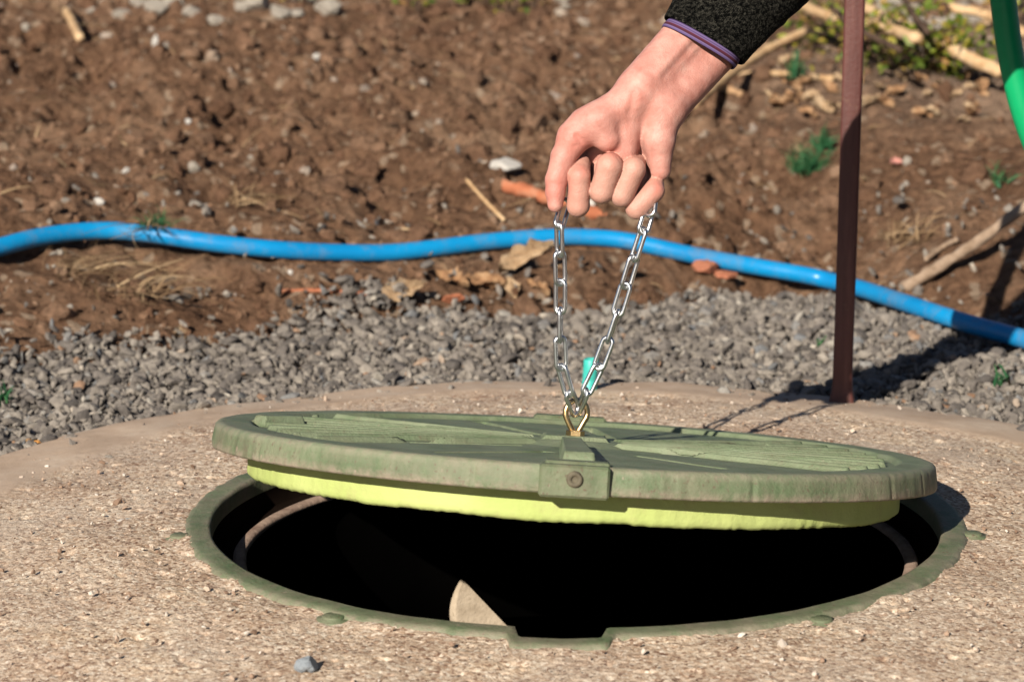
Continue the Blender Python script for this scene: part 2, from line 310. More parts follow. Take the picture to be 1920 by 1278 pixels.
def height(x, y):
    d = soil_d(x, y); z = hbase(x, y)
    m = np.clip(d / 0.10 + 0.3 + 1.5 * vn2(x * 9, y * 9, 2), 0, 1)
    smooth_side = np.clip((x - 0.35) / 0.25, 0, 1) * np.clip((d - .05) / .1, 0, 1)
    zone = np.clip(1.25 - np.abs(y - 2.1) / 1.3, 0.25, 1)
    rough = zone * (1 - 0.5 * smooth_side) * (0.75 + 0.9 * np.clip(vn2(x * 2.6, y * 2.6, 5) + 0.35, 0, 1))
    n = 0.055 * fbm2(x * 2.6, y * 2.6, 2, 1) * np.clip(1 - (y - 3) / 6, 0.2, 1)
    bl = 0.085 * (0.5 - np.abs(fbm2(x * 7, y * 7, 4, 7))) - 0.036 - 0.09 * np.clip(vn2(x * 11, y * 11, 21) - 0.22, 0, 1)
    b2 = 0.034 * (0.5 - np.abs(fbm2(x * 28, y * 28, 3, 9)) * 1.4)
    z2 = n + rough * (bl + b2)
    z = z + m * z2 + (1 - m) * 0.006 * fbm2(x * 20, y * 20, 2, 3)
    pd, pz, ps = pipe_near(x, y)
    k = np.clip(1 - (pd - 0.012) / 0.05, 0, 1); k = k * k * (3 - 2 * k)
    z = z * (1 - k) + np.minimum(z, pz - 0.008 - 0.010 * (ps < 0)) * k
    return z
def axis(core0, core1, step, lo, hi):
    c = list(np.arange(core0, core1 + 1e-9, step)); s = step; v = c[-1]; 
    while v < hi: s *= 1.35; v += s; c.append(v)
    s = step; v = c[0]
    while v > lo: s *= 1.35; v -= s; c.insert(0, v)
    return np.array(c)
gx = axis(-1.15, 1.25, 0.0065, -150, 150); gy = axis(0.55, 4.6, 0.008, -60, 400)
X, Y = np.meshgrid(gx, gy, indexing='ij'); Z = height(X, Y)
V = np.stack([X, Y, Z], -1).reshape(-1, 3); F = grid_faces(len(gx), len(gy))
cen = V[F].mean(1); F = F[np.hypot(cen[:, 0] - CX, cen[:, 1] - CY) > 0.60]
ground = mesh_np('ground', V, F, M['soil']); tag(ground, kind='structure')
gr = np.clip((X - 0.3) / 0.5, 0, 1) * np.clip((Y - 1.9) / 0.8, 0, 1) * np.clip(0.6 + 2 * vn2(X * 2, Y * 2, 4), 0, 1)
gr = np.maximum(gr, np.clip((Y - 3.05) / 0.4 + vn2(X * 3, Y * 3, 8), 0, 1) * 0.8)
at = ground.data.attributes.new('grey', 'FLOAT', 'POINT'); at.data.foreach_set('value', gr.ravel().astype(np.float32))
def hz(x, y): return float(height(np.array([x]), np.array([y]))[0])

# ------------------------------------------------------------------ concrete collar around the well
nr, nt = 230, 1100
th = np.linspace(0, 2 * pi, nt, endpoint=False)
u = np.linspace(0, 1, nr)
R1 = 0.675 + 0.018 * vn2(np.cos(th) * 3 + 5, np.sin(th) * 3 + 5, 1) + 0.012 * vn2(np.cos(th) * 9 + 5, np.sin(th) * 9 + 5, 2)
def notch(th, half=0.090):
    """1 at the frame's front notch"""
    d = np.abs((th + pi / 2 + 0.056 + pi) % (2 * pi) - pi); return np.clip((half + 0.02 - d) / 0.02, 0, 1)
RIN = 0.335; ROUT = 0.3595
rout_t = ROUT + 0.024 * notch(th, 0.100)
r = (rout_t - 0.012)[None, :] * (1 - u[:, None] ** 1.25) + R1[None, :] * u[:, None] ** 1.25
x = CX + r * np.cos(th); y = CY + r * np.sin(th)
edge = np.clip((r - rout_t) / 0.03, 0, 1)
z = -0.022 * np.clip((r - 0.40) / 0.27, 0, 1) ** 1.3 + 0.001 + 0.005 * fbm2(x * 9, y * 9, 2, 1) * edge
fine = 0.0007 * fbm2(x * 95, y * 95, 3, 2) + 0.0009 * vn2(x * 330, y * 330, 3)
rm = np.hypot(x - CX, y - CY)
mort = np.clip((rm - 0.555 - 0.05 * vn2(x * 6, y * 6, 6)) / 0.03, 0, 1) * np.clip((y + 0.06) / 0.1, 0, 1)
pits = -0.0020 * np.clip((vn2(x * 75, y * 75, 8) - 0.34) / 0.12, 0, 1) - 0.0012 * np.clip((vn2(x * 160, y * 160, 9) - 0.33) / 0.12, 0, 1)
z = z + (fine + pits) * (1 - 0.75 * mort) + 0.0035 * mort
lip = np.clip(1 - (r - rout_t) / 0.012, 0, 1); z = z + lip * (0.0045 * vn2(x * 40, y * 40, 12) + 0.001)
z -= np.where(u[:, None] > 0.985, (u[:, None] - 0.985) / 0.015 * 0.012, 0)
V = np.stack([x, y, z], -1).reshape(-1, 3)
sk = np.stack([CX + (R1 + 0.012) * np.cos(th), CY + (R1 + 0.012) * np.sin(th), np.full(nt, -0.12)], -1)
V = np.vstack([V, sk]); F = grid_faces(nr + 1, nt, True)
collar = mesh_np('concrete_collar', V, F, M['concrete']); tag(collar, kind='structure')
at = collar.data.attributes.new('mortar', 'FLOAT', 'POINT'); at.data.foreach_set('value', np.concatenate([mort.ravel(), np.ones(nt)]).astype(np.float32))

# well shaft below
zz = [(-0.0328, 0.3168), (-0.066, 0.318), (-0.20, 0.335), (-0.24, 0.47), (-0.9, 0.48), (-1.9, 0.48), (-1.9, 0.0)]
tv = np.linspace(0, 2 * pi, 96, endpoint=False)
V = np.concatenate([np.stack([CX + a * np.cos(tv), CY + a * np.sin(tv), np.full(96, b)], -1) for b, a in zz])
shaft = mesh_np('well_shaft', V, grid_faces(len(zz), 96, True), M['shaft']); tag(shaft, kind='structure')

# ------------------------------------------------------------------ manhole frame
fr = empty('manhole_ring', (CX, CY, 0))
tag(fr, 'round green polymer manhole ring set in the concrete collar, notched at the front', 'manhole ring')
nt = 720; th = np.linspace(0, 2 * pi, nt, endpoint=False); nn = notch(th)
ri = RIN + 0.026 * nn; ro = ROUT + 0.024 * notch(th, 0.100)
zt = 0.0048 + 0.0012 * vn2(np.cos(th) * 12 + 9, np.sin(th) * 12 + 9, 2)
rag = 0.0022 * vn2(np.cos(th) * 60 + 70, np.sin(th) * 60 + 70, 3) + 0.003 * vn2(np.cos(th) * 22 + 70, np.sin(th) * 22 + 70, 4)
prof = [(ro + rag + 0.002, zt * 0 - 0.015), (ro + rag + 0.001, zt - 0.004), (ro + rag - 0.0015, zt - 0.0012), (ro - 0.006, zt), ((ri + ro) / 2, zt - 0.0006), (ri + 0.004, zt), (ri + 0.001, zt - 0.001), (ri, zt - 0.004), (ri - 0.0004, zt * 0 - 0.012)]
V = np.concatenate([np.stack([a * np.cos(th), a * np.sin(th), b], -1) for a, b in prof])
rg = mesh_np('flange', V, grid_faces(len(prof), nt, True), M['frame'], fr)
wv = np.concatenate([np.full(nt, k) for k in (0.6, 0.5, 0.6, 0.25, 0.2, 0.5, 0.8, 0.5, 0.2)])
at = rg.data.attributes.new('wear', 'FLOAT', 'POINT'); at.data.foreach_set('value', wv.astype(np.float32))
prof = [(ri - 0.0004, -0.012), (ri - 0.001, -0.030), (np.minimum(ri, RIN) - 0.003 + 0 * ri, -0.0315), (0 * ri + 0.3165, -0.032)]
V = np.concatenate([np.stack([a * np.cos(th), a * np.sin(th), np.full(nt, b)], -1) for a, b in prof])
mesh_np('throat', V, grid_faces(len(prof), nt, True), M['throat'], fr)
prof = [(0.3165, -0.034), (0.3160, -0.029), (0.3135, -0.027), (0.306, -0.0272), (0.304, -0.030), (0.3042, -0.0325), (0.315, -0.0335), (0.3165, -0.0335)]
V = np.concatenate([np.stack([(a + 0.001 * vn2(np.cos(th) * 9 + 3, np.sin(th) * 9 + 3)) * np.cos(th), a * np.sin(th), np.full(nt, b)], -1) for a, b in prof])
mesh_np('seat_rim', V, grid_faces(len(prof), nt, True), M['rim'], fr)
for deg in (190, 236, 302, 351):            # anchor lugs on the outside of the ring
    a = math.radians(deg); R0 = ROUT + 0.004
    t = np.linspace(0, 2 * pi, 28, endpoint=False); P = []
    for rad, zz_ in ((0.0150, -0.012), (0.0148, -0.0002), (0.0138, 0.0010), (0.0095, 0.0012), (0.0090, 0.0030), (0.0082, 0.0036), (0.0, 0.0036)):
        P.append(np.stack([R0 * math.cos(a) + rad * np.cos(t), R0 * math.sin(a) + rad * np.sin(t), np.full(28, zz_)], -1))
    mesh_np('anchor_lug', np.concatenate(P), grid_faces(7, 28, True), M['frame'], fr)
# pale panel added on the far shaft wall, cut to a sun patch's outline
wb = empty('sun_patch_panel', (CX, CY, 0)); tag(wb, 'pale panel added on the far shaft wall, shaped like a sunlit patch', 'added sun patch')
a_ = np.linspace(math.radians(76), 1, 24); rows = []
for k_, z_ in enumerate(np.linspace(-0.209, -0.150, 14)):
    a1 = math.radians(112.0 - 1.4 * (2 * k_ / 13 - 0.75) ** 2); aa = np.linspace(math.radians(100.8 + 9.2 * (k_ / 13.0)), a1, 24)  # slanted outline imitates the shadow edge across the patch
    rr_ = np.full(24, 0.322); rr_[-1] = 0.338; rr_[-2] = 0.323
    rows.append(np.stack([rr_ * np.cos(aa), rr_ * np.sin(aa), np.full(24, z_ + 0.0)], -1))
rows.insert(0, rows[0] * [1.06, 1.06, 1]); rows.append(rows[-1] * [1.06, 1.06, 1])
mesh_np('face', np.concatenate(rows), grid_faces(len(rows), 24), M['sun_patch'], wb)

# ------------------------------------------------------------------ manhole lid
LID = np.array([CX, CY, 0.0765]); LR = 0.3305; LTH = 0.0228
lid = empty('manhole_cover', LID, (math.radians(-10), math.radians(3.5), 0))
tag(lid, 'round faded green ribbed manhole cover lifted at the front by the chain', 'manhole cover')
nt, nr = 1000, 150
th = np.linspace(0, 2 * pi, nt, endpoint=False); rr = np.linspace(0.0, LR - 0.006, nr)
Rg, Tg = np.meshgrid(rr, th, indexing='ij'); lx = Rg * np.cos(Tg); ly = Rg * np.sin(Tg)
hgt = np.zeros_like(lx)
ins = np.clip((0.297 - Rg) / 0.003, 0, 1) * np.clip((Rg - 0.035) / 0.02, 0, 1)
tri = np.abs(((Tg * 84 / (2 * pi)) % 1) - 0.5) * 2
fan = (np.cos(4 * Tg + 0.6) > -0.25)
hgt += ins * -0.0045
def bar(p0, p1, w0, w1, h, soft=0.0015):
    global hgt
    p0 = np.array(p0); p1 = np.array(p1); L = np.linalg.norm(p1 - p0); d = (p1 - p0) / L
    s = (lx - p0[0]) * d[0] + (ly - p0[1]) * d[1]; c = -(lx - p0[0]) * d[1] + (ly - p0[1]) * d[0]
    wd = w0 + (w1 - w0) * np.clip(s / L, 0, 1)
    m = np.clip((wd - np.abs(c)) / soft, 0, 1) * np.clip(s / soft, 0, 1) * np.clip((L - s) / soft, 0, 1)
    hgt = hgt * (1 - m) + h * m
for a_ in range(-36, 37, 8):
    for f_ in (0, 180):
        t0 = math.radians(a_ + f_); bar((0.045 * math.cos(t0), 0.045 * math.sin(t0)), (0.285 * math.cos(t0), 0.285 * math.sin(t0)), 0.0026, 0.0046, 0.0004, 0.002)
def pol(deg, r): return (r * math.cos(math.radians(deg)), r * math.sin(math.radians(deg)))
bar((-0.026, -0.118), (-0.125, -0.215), 0.0085, 0.004, -0.016)
bar((-0.05, -0.062), (-0.215, -0.135), 0.005, 0.007, -0.013)
bar((0.02, 0.018), (0.115, 0.140), 0.006, 0.008, -0.015)
bar((0.075, 0.032), (0.19, 0.095), 0.005, 0.008, -0.014)
bar((-0.14, 0.075), (-0.245, 0.13), 0.005, 0.010, -0.015)
bar((-0.03, 0.10), (-0.09, 0.26), 0.005, 0.008, -0.014)
bar((0.04, 0.11), (0.02, 0.26), 0.005, 0.008, -0.014)
bar((0.075, -0.06), (0.20, -0.12), 0.004, 0.005, -0.010)
bar((0.05, -0.11), (0.12, -0.20), 0.004, 0.005, -0.010)
bar((-0.006, -0.075), (-0.006, -0.262), 0.010, 0.014, 0.0065)
bar((0.0, -0.02), (0.0, 0.022), 0.030, 0.030, 0.0035)
bar((-0.292, -0.012), (-0.255, 0.02), 0.010, 0.012, 0.0055, 0.003)
hgt = hgt + 0.0005 * fbm2(lx * 30, ly * 30, 3, 3)
V = np.stack([lx, ly, hgt], -1).reshape(-1, 3)
def ringv(r_, z_): return np.stack([r_ * np.cos(th), r_ * np.sin(th), np.broadcast_to(z_, (nt,))], -1)
en = -0.0016 * np.clip(vn2(np.cos(th) * 33 + 60, np.sin(th) * 33 + 60, 9) - 0.28, 0, 1) * 6 * 0.5 + 0.0007 * vn2(np.cos(th) * 14 + 4, np.sin(th) * 14 + 4, 1) + 0.0005 * vn2(np.cos(th) * 55 + 80, np.sin(th) * 55 + 80, 2)
seam = -0.0012 * (np.abs(((th * 9 / (2 * pi)) % 1) - 0.35) < 0.006)
V = np.vstack([V, ringv(LR - 0.003 + en, -0.0008), ringv(LR - 0.0008 + en, -0.003), ringv(LR + en + seam, -0.0075), ringv(LR + 0.0012 + en * 1.3 + seam, -0.0145), ringv(LR + 0.0018 + en * 1.5 + seam, -LTH + 0.002),
               ringv(LR + 0.0006 + en, -LTH), ringv(LR - 0.006, -LTH + 0.0005), ringv(0.20, -LTH), ringv(0.0, -LTH)])
nrr = nr + 9
pl = mesh_np('plate', V, grid_faces(nrr, nt, True), M['lid'], lid)
wear = np.concatenate([(np.clip((Rg - 0.315) / 0.01, 0, 1) * 0.55).ravel()] + [np.full(nt, k) for k in (0.6, 0.55, 0.2, 0.15, 0.85, 1.0, .5, 0, 0)])
at = pl.data.attributes.new('wear', 'FLOAT', 'POINT'); at.data.foreach_set('value', wear.astype(np.float32))
fade = np.concatenate([np.full(Rg.size, 1.0)] + [np.full(nt, k) for k in (1.0, .7, .15, 0, 0, 0, 0, 0, 0)])
at = pl.data.attributes.new('fade', 'FLOAT', 'POINT'); at.data.foreach_set('value', fade.astype(np.float32))
V, F = box((-0.0115, -LR + 0.003, -0.0122), (0.056, 0.020, 0.0262), 0.002); tb = mesh_py('latch_block', V, F, M['lid'], lid)
t = np.linspace(0, 2 * pi, 24, endpoint=False)
P = [np.stack([-0.0115 + a * np.cos(t), np.full(24, -LR - 0.0066 - b), -0.010 + a * np.sin(t)], -1) for a, b in ((0.0068, 0), (0.0062, 0.0028), (0.0052, 0.0034), (0.0030, 0.0034), (0.0027, 0.0018), (0.0012, 0.0016), (0, 0.0016))]
mesh_np('bolt_head', np.concatenate(P), grid_faces(7, 24, True), M['rust'], tb)
V, F = box((0.006, LR - 0.012, -0.0090), (0.076, 0.034, 0.0255), 0.003); mesh_py('hinge_block', V, F, M['lid'], lid)
V, F = box((-0.009, -LR + 0.018, 0.0005), (0.052, 0.022, 0.005), 0.0015); mesh_py('latch_plate', V, F, M['lid'], lid)
# insulation disc
fr_ = 0.2985 + 0.0015 * vn2(np.cos(th) * 8 + 3, np.sin(th) * 8 + 3, 4) + 0.0008 * vn2(np.cos(th) * 40 + 70, np.sin(th) * 40 + 70, 5)
fb = -LTH - 0.0255 + 0.002 * vn2(np.cos(th) * 10 + 3, np.sin(th) * 10 + 3, 7) + 0.0012 * vn2(np.cos(th) * 70 + 90, np.sin(th) * 70 + 90, 8)
rows = [ringv(fr_ - 0.02, -LTH - 0.0005), ringv(fr_, -LTH - 0.001)] + [ringv(fr_ + 0.0006 * vn2(np.cos(th) * 90 + 99, k + 0 * th, 3), -LTH - 0.003 + (fb + LTH + 0.006) * k / 6) for k in range(7)] + [ringv(fr_ - 0.003, fb), ringv(0.15, -LTH - 0.0255), ringv(0.0, -LTH - 0.0255)]
mesh_np('foam_disc', np.vstack(rows), grid_faces(len(rows), nt, True), M['foam'], lid)
# eye bolt with nut
eb = empty('eye_bolt', (0, 0, 0)); eb.parent = lid; 
EYEC = np.array([0.0, 0.0, 0.0205])
t = np.linspace(-0.32 * pi, 1.32 * pi, 40)
loop = np.stack([0.0104 * np.cos(t), 0 * t, 0.0245 + 0.0115 * np.sin(t)], -1)
left = np.array([[-0.0028, 0, 0.0075], [-0.0006, 0, 0.004]]); right = np.array([[0.0006, 0, 0.004], [0.0028, 0, 0.0075]])
P = spline(np.vstack([right, loop[2:-2:3], left]), 70)
ca, sa = math.cos(0.25), math.sin(0.25); P = np.stack([P[:, 0] * ca, P[:, 0] * sa, P[:, 2]], -1)
V, F = tube(P, 0.0027, 14); mesh_np('eye', V, F, M['brass'], eb)
V, F = tube([[0, 0, -0.004], [0, 0, 0.003], [0, 0, 0.0078]], [0.0036, 0.0036, 0.0030], 14); mesh_np('shank', V, F, M['brass'], eb)
V, F = tube([[0, 0, 0.0030], [0, 0, 0.0036], [0, 0, 0.0078], [0, 0, 0.0084]], [0.0078, 0.0086, 0.0086, 0.0078], 6); mesh_np('nut', V, F, M['brass'], eb, smooth=False)
lid_m = Matrix.Translation(Vector(LID)) @ lid.rotation_euler.to_matrix().to_4x4()
EYE = np.array(lid_m @ Vector((0, 0, 0.0285)))     # inside the top of the eye's loop

# ------------------------------------------------------------------ chain
HY = 0.035
def link_mesh(Lo=0.0345, Wo=0.0136, wr=0.00205):
    hl = Lo / 2 - wr; hw = Wo / 2 - wr; s = hl - hw
    a = np.linspace(0, pi, 13); P = [(hw * math.cos(k), s + hw * math.sin(k)) for k in a] + [(-hw, s * q_) for q_ in (0.5, 0, -0.5)] + [(hw * math.cos(k + pi), -s + hw * math.sin(k + pi)) for k in a] + [(hw, s * q_) for q_ in (-0.5, 0, 0.5)]
    P = np.array([(p[0], 0, p[1]) for p in P]); T = np.roll(P, -1, 0) - np.roll(P, 1, 0); T /= np.linalg.norm(T, axis=1)[:, None]
    B = np.array([0, 1.0, 0]); N = np.cross(B, T); b = np.linspace(0, 2 * pi, 10, endpoint=False)
    V = P[:, None] + wr * (N[:, None] * np.cos(b)[None, :, None] + B[None, None] * np.sin(b)[None, :, None]); n = len(P)
    V = np.vstack([V.reshape(-1, 3)]); F = grid_faces(n + 1, 10, True); F = F % (n * 10)
    return V, F
chain = empty('chain', EYE); tag(chain, 'loop of zinc-plated steel chain held in the hand above the lid', 'chain')
V, F = link_mesh(); lproto = None
PITCHL = 0.0345 - 4 * 0.00205
def strand(pts, rolls, phase=0.0):
    global lproto
    P = spline(pts, 400); s = np.concatenate([[0], np.cumsum(np.linalg.norm(np.diff(P, axis=0), axis=1))])
    n = len(rolls)
    for k in range(n):
        s0 = phase + k * PITCHL
        a = np.array([np.interp(s0, s, P[:, i]) for i in range(3)]); b = np.array([np.interp(s0 + PITCHL, s, P[:, i]) for i in range(3)])
        d = (b - a) / np.linalg.norm(b - a); c = (a + b) / 2 - EYE
        zc = Vector(d); yv = Vector((0, -1, 0)); yv = (yv - zc * yv.dot(zc)).normalized(); xv = yv.cross(zc)
        m = Matrix((xv, yv, zc)).transposed().to_4x4() @ Matrix.Rotation(math.radians(rolls[k]), 4, 'Z')
        if lproto is None: o = mesh_np('link', V, F, M['zinc'], chain); lproto = o
        else: o = link('link', lproto.data, chain)
        o.matrix_local = Matrix.Translation(Vector(c)) @ m
Ltop = at_y(1050, 372, HY); Rtop = at_y(1228, 385, HY)
def pxp(x, y, Y=HY): return at_y(x, y, Y)
L_pts = [EYE + np.array([0, 0, -0.004]), pxp(1066, 735), pxp(1053, 690), pxp(1050, 620), pxp(1051, 540), pxp(1049, 460), pxp(1049, 410), pxp(1058, 385, HY + 0.012), pxp(1072, 360, HY + 0.022)]
R_pts = [EYE + np.array([0.001, 0, -0.003]), pxp(1096, 742), pxp(1117, 700), pxp(1140, 640), pxp(1163, 570), pxp(1184, 500), pxp(1205, 435), pxp(1218, 400), pxp(1222, 370, HY + 0.008)]
strand(L_pts, [38, -40, 18, 82, -28, 26, -60, 30])
strand(R_pts, [-72, 22, -18, 74, -20, 30, -60, 20, -40], 0.002)

# ------------------------------------------------------------------ post, pipe, hose, stub
pb = at_z(1578, 757, -0.02); ptop = at_y(1602, 0, pb[1] - 0.005)
dirp = (ptop - pb) / np.linalg.norm(ptop - pb); PH = 1.15
post = empty('metal_post', pb); tag(post, 'slim red-brown painted steel post standing on the concrete behind the lid', 'post')
hw = 0.0112; rot = math.radians(-9)
# square tube with rounded corners and slightly bent length
oc = []
for cx_, cy_, a0 in ((1, 1, 0), (-1, 1, 90), (-1, -1, 180), (1, -1, 270)):
    for k in range(4):
        a = math.radians(a0 + k * 30); oc.append(((hw - 0.003) * cx_ + 0.003 * math.cos(a), (hw - 0.003) * cy_ + 0.003 * math.sin(a)))
oc = np.array(oc); oc = oc @ np.array([[math.cos(rot), math.sin(rot)], [-math.sin(rot), math.cos(rot)]])
zs = np.linspace(-0.10, PH, 120); rows = []
for z_ in zs:
    c = dirp * z_ / dirp[2]; sc_ = 1 + 0.05 * float(vn2(z_ * 9, 1.5)) + (0.35 * max(0, 1 - abs(z_) / 0.02) if z_ < 0.02 else 0)
    rows.append(np.column_stack([c[0] + 0.0015 * float(vn2(z_ * 5, 3.1)) + oc[:, 0] * sc_, c[1] + oc[:, 1] * sc_, np.full(len(oc), c[2])]))
V = np.concatenate(rows + [np.tile(rows[-1].mean(0), (len(oc), 1))])
mesh_np('shaft', V, grid_faces(len(rows) + 1, len(oc), True), M['post'], post)
tp = dirp * PH / dirp[2]
V, F = tube([tp + [0, -0.03, -0.06], tp + [0.0, -0.06, -0.06], tp + [0.06, -0.09, -0.055], tp + [0.12, -0.10, -0.04], tp + [0.16, -0.10, -0.01]], 0.005, 10); mesh_np('hook', V, F, M['post'], post)
V, F = tube(pipe_pts, PIPE_R, 24); pipe = mesh_np('water_pipe', V, F, M['blue']); tag(pipe, 'bright blue plastic water pipe snaking across the soil behind the gravel', 'pipe')
HOY = 0.47
hp = [np.array([0.75, 0.62, 1.0]) , np.array([0.60, 0.50, 1.08]), at_y(1846, -480, HOY), at_y(1856, -280, HOY), at_y(1868, -110, HOY), at_y(1881, 0, HOY), at_y(1893, 90, HOY), at_y(1912, 180, HOY), at_y(1940, 265, HOY), at_y(1990, 370, HOY), at_y(2080, 500, HOY), at_y(2230, 640, HOY + .05), np.array([1.05, 0.7, -0.03]), np.array([1.4, 0.9, -0.03])]
V, F = tube(spline(hp, 160), 0.0138, 20); hose = mesh_np('garden_hose', V, F, M['hose']); tag(hose, 'bright green hose hanging in a curve beside the post', 'hose')
tb_ = at_z(1104, 740, -0.02); ts = empty('tube_stub', (tb_[0], tb_[1], -0.022)); tag(ts, 'short teal plastic tube standing on the concrete behind the chain', 'tube')
t = np.linspace(0, 2 * pi, 28, endpoint=False)
P = [np.stack([a * np.cos(t) + 0.0025 * zz_ / 0.045, a * np.sin(t), np.full(28, zz_)], -1) for a, zz_ in ((0.0088, -0.02), (0.0088, 0.0195), (0.0084, 0.020), (0.0084, 0.0205), (0.0086, 0.021), (0.0086, 0.044), (0.0078, 0.045), (0.0066, 0.0445), (0.0064, 0.02), (0, 0.02))]
mesh_np('wall', np.concatenate(P), grid_faces(len(P), 28, True), M['teal'], ts)

# ------------------------------------------------------------------ stones
ICO_V = []; gph = (1 + 5 ** 0.5) / 2
for a, b in ((-1, gph), (1, gph), (-1, -gph), (1, -gph)): ICO_V.append((a, b, 0))
for a, b in ((-1, gph), (1, gph), (-1, -gph), (1, -gph)): ICO_V.append((0, a, b))
for a, b in ((gph, -1), (gph, 1), (-gph, -1), (-gph, 1)): ICO_V.append((a, 0, b))
ICO_V = np.array(ICO_V); ICO_V = ICO_V / np.linalg.norm(ICO_V[0])
ICO_F = np.array([(0,11,5),(0,5,1),(0,1,7),(0,7,10),(0,10,11),(1,5,9),(5,11,4),(11,10,2),(10,7,6),(7,1,8),(3,9,4),(3,4,2),(3,2,6),(3,6,8),(3,8,9),(4,9,5),(2,4,11),(6,2,10),(8,6,7),(9,8,1)])
def subdiv(V, F):
    V = [tuple(v) for v in V]; mid = {}; out = []
    def m(a, b):
        k = (min(a, b), max(a, b))
        if k not in mid:
            p = (np.array(V[a]) + np.array(V[b])); p = p / np.linalg.norm(p); V.append(tuple(p)); mid[k] = len(V) - 1
        return mid[k]
    for a, b, c in F:
        x, y, z = m(a, b), m(b, c), m(c, a); out += [(a, x, z), (b, y, x), (c, z, y), (x, y, z)]
    return np.array(V), np.array(out)
I2V, I2F = subdiv(ICO_V, ICO_F); I3V, I3F = subdiv(I2V, I2F)
def rand_rot(n, tilt=1.0):
    qn = rng.normal(size=(n, 4)); qn[:, 1:3] *= tilt; qn /= np.linalg.norm(qn, axis=1)[:, None]; w_, x, y, z = qn.T
    return np.stack([1-2*(y*y+z*z), 2*(x*y-z*w_), 2*(x*z+y*w_), 2*(x*y+z*w_), 1-2*(x*x+z*z), 2*(y*z-x*w_), 2*(x*z-y*w_), 2*(y*z+x*w_), 1-2*(x*x+y*y)], -1).reshape(n, 3, 3)
def scatter(name, pos, size, mat, aniso=((0.8, 1.3), (0.6, 1.0), (0.35, 0.7)), jit=0.28, base=(ICO_V, ICO_F), tilt=0.6, parent=None, smooth=False):
    n = len(pos); bv, bf = base; k = len(bv)
    V = bv[None] * (1 + rng.uniform(-jit, jit, (n, k, 1)))
    V = V * np.stack([rng.uniform(*a, n) for a in aniso], -1)[:, None] * size[:, None, None]
    V = np.einsum('nij,nkj->nki', rand_rot(n, tilt), V) + pos[:, None]
    F = bf[None] + (np.arange(n) * k)[:, None, None]
    return mesh_np(name, V.reshape(-1, 3), F.reshape(-1, 3), mat, parent, smooth)
def rock_mesh(name, mat, aniso=(1, 0.8, 0.6), jit=0.2, freq=2.2, smooth=False, lvl=3):
    bv, bf = (I3V, I3F) if lvl == 3 else (I2V, I2F)
    o = rng.uniform(0, 40, 3); n = vn3(bv[:, 0] * freq + o[0] + 20, bv[:, 1] * freq + o[1] + 20, bv[:, 2] * freq + o[2] + 20)
    n2 = vn3(bv[:, 0] * freq * 2.5 + o[0] + 20, bv[:, 1] * freq * 2.5 + o[1] + 20, bv[:, 2] * freq * 2.5 + o[2] + 20)
    V = bv * (1 + 2.4 * jit * n + 1.0 * jit * n2)[:, None]
    for _ in range(5):                      # chip flat facets
        d = rng.normal(size=3); d /= np.linalg.norm(d); s = V @ d; lim = rng.uniform(0.55, 0.85); V = V - np.maximum(s - lim, 0)[:, None] * d
    V = V * np.array(aniso)
    me = bpy.data.meshes.new(name); me.from_pydata([tuple(v) for v in V], [], [tuple(int(i) for i in f) for f in bf]); me.polygons.foreach_set('use_smooth', [smooth] * len(bf)); me.materials.append(mat); me.update(); return me

def in_view(P, m=60):
    d = P - CAM; zc = d @ FW; px = 960 + FPX * (d @ RT) / zc; py = 639 - FPX * (d @ UP) / zc
    return (zc > 0) & (px > -m) & (px < 1920 + m) & (py > -m) & (py < 1278 + m), px, py
# gravel
N = 125000
gxp = rng.uniform(-1.2, 1.3, N); gyp = rng.uniform(0.0, 1.75, N)
rad = np.hypot(gxp - CX, gyp - CY); d = soil_d(gxp, gyp)
den = np.clip(0.5 - d / 0.07 + 2.2 * vn2(gxp * 7, gyp * 7, 6), 0, 1)
gpd, _, gps = pipe_near(gxp, gyp)
keep = (rad > 0.675) & ~((gpd < 0.022) | ((gps < 0) & (gpd < 0.05) & (gxp < 0.45))) & (rng.random(N) < np.maximum(den, 0.05 * np.exp(-np.maximum(d, 0) / 0.25)))
spill = (rad > 0.62) & (rad <= 0.675) & (rng.random(N) < 0.05) & (gyp > 0.2); keep |= spill
gxp, gyp, rad = gxp[keep], gyp[keep], rad[keep]
sz = np.clip(rng.lognormal(math.log(0.0045), 0.45, len(gxp)), 0.0019, 0.0115)
mound = 0.014 * np.clip(fbm2(gxp * 5, gyp * 5, 2, 8) + 0.4, 0, 1.2) + rng.uniform(-0.003, 0.010, len(gxp))
zc_ = height(gxp, gyp) + mound + 0.012 * np.clip(1 - (rad - 0.675) / 0.15, 0, 1)
zc_ = np.where(rad <= 0.675, -0.018, zc_)
pos = np.stack([gxp, gyp, zc_], -1)
vis, _, _ = in_view(pos)
order = np.argsort(-(sz * vis))[:300]; bigm = np.zeros(len(sz), bool); bigm[order] = True
gravel = scatter('gravel', pos[~bigm], sz[~bigm], M['gravel'], tilt=0.55, aniso=((0.9, 1.5), (0.6, 1.0), (0.3, 0.6)), jit=0.34)
tag(gravel, 'grey crushed stone gravel spread between the concrete and the soil', 'gravel', kind='stuff')
gm = [rock_mesh('stone', M['gravel1'], (1.15, 0.85, 0.55), 0.22, 2.0, lvl=2) for _ in range(12)]
for i in order:
    o = link('stone', gm[i % 12], gravel); o.location = pos[i] + [0, 0, 0.004]; o.scale = (sz[i] * 1.0,) * 3; o.rotation_euler = (random.uniform(-.5, .5), random.uniform(-.5, .5), random.uniform(0, 6.28))
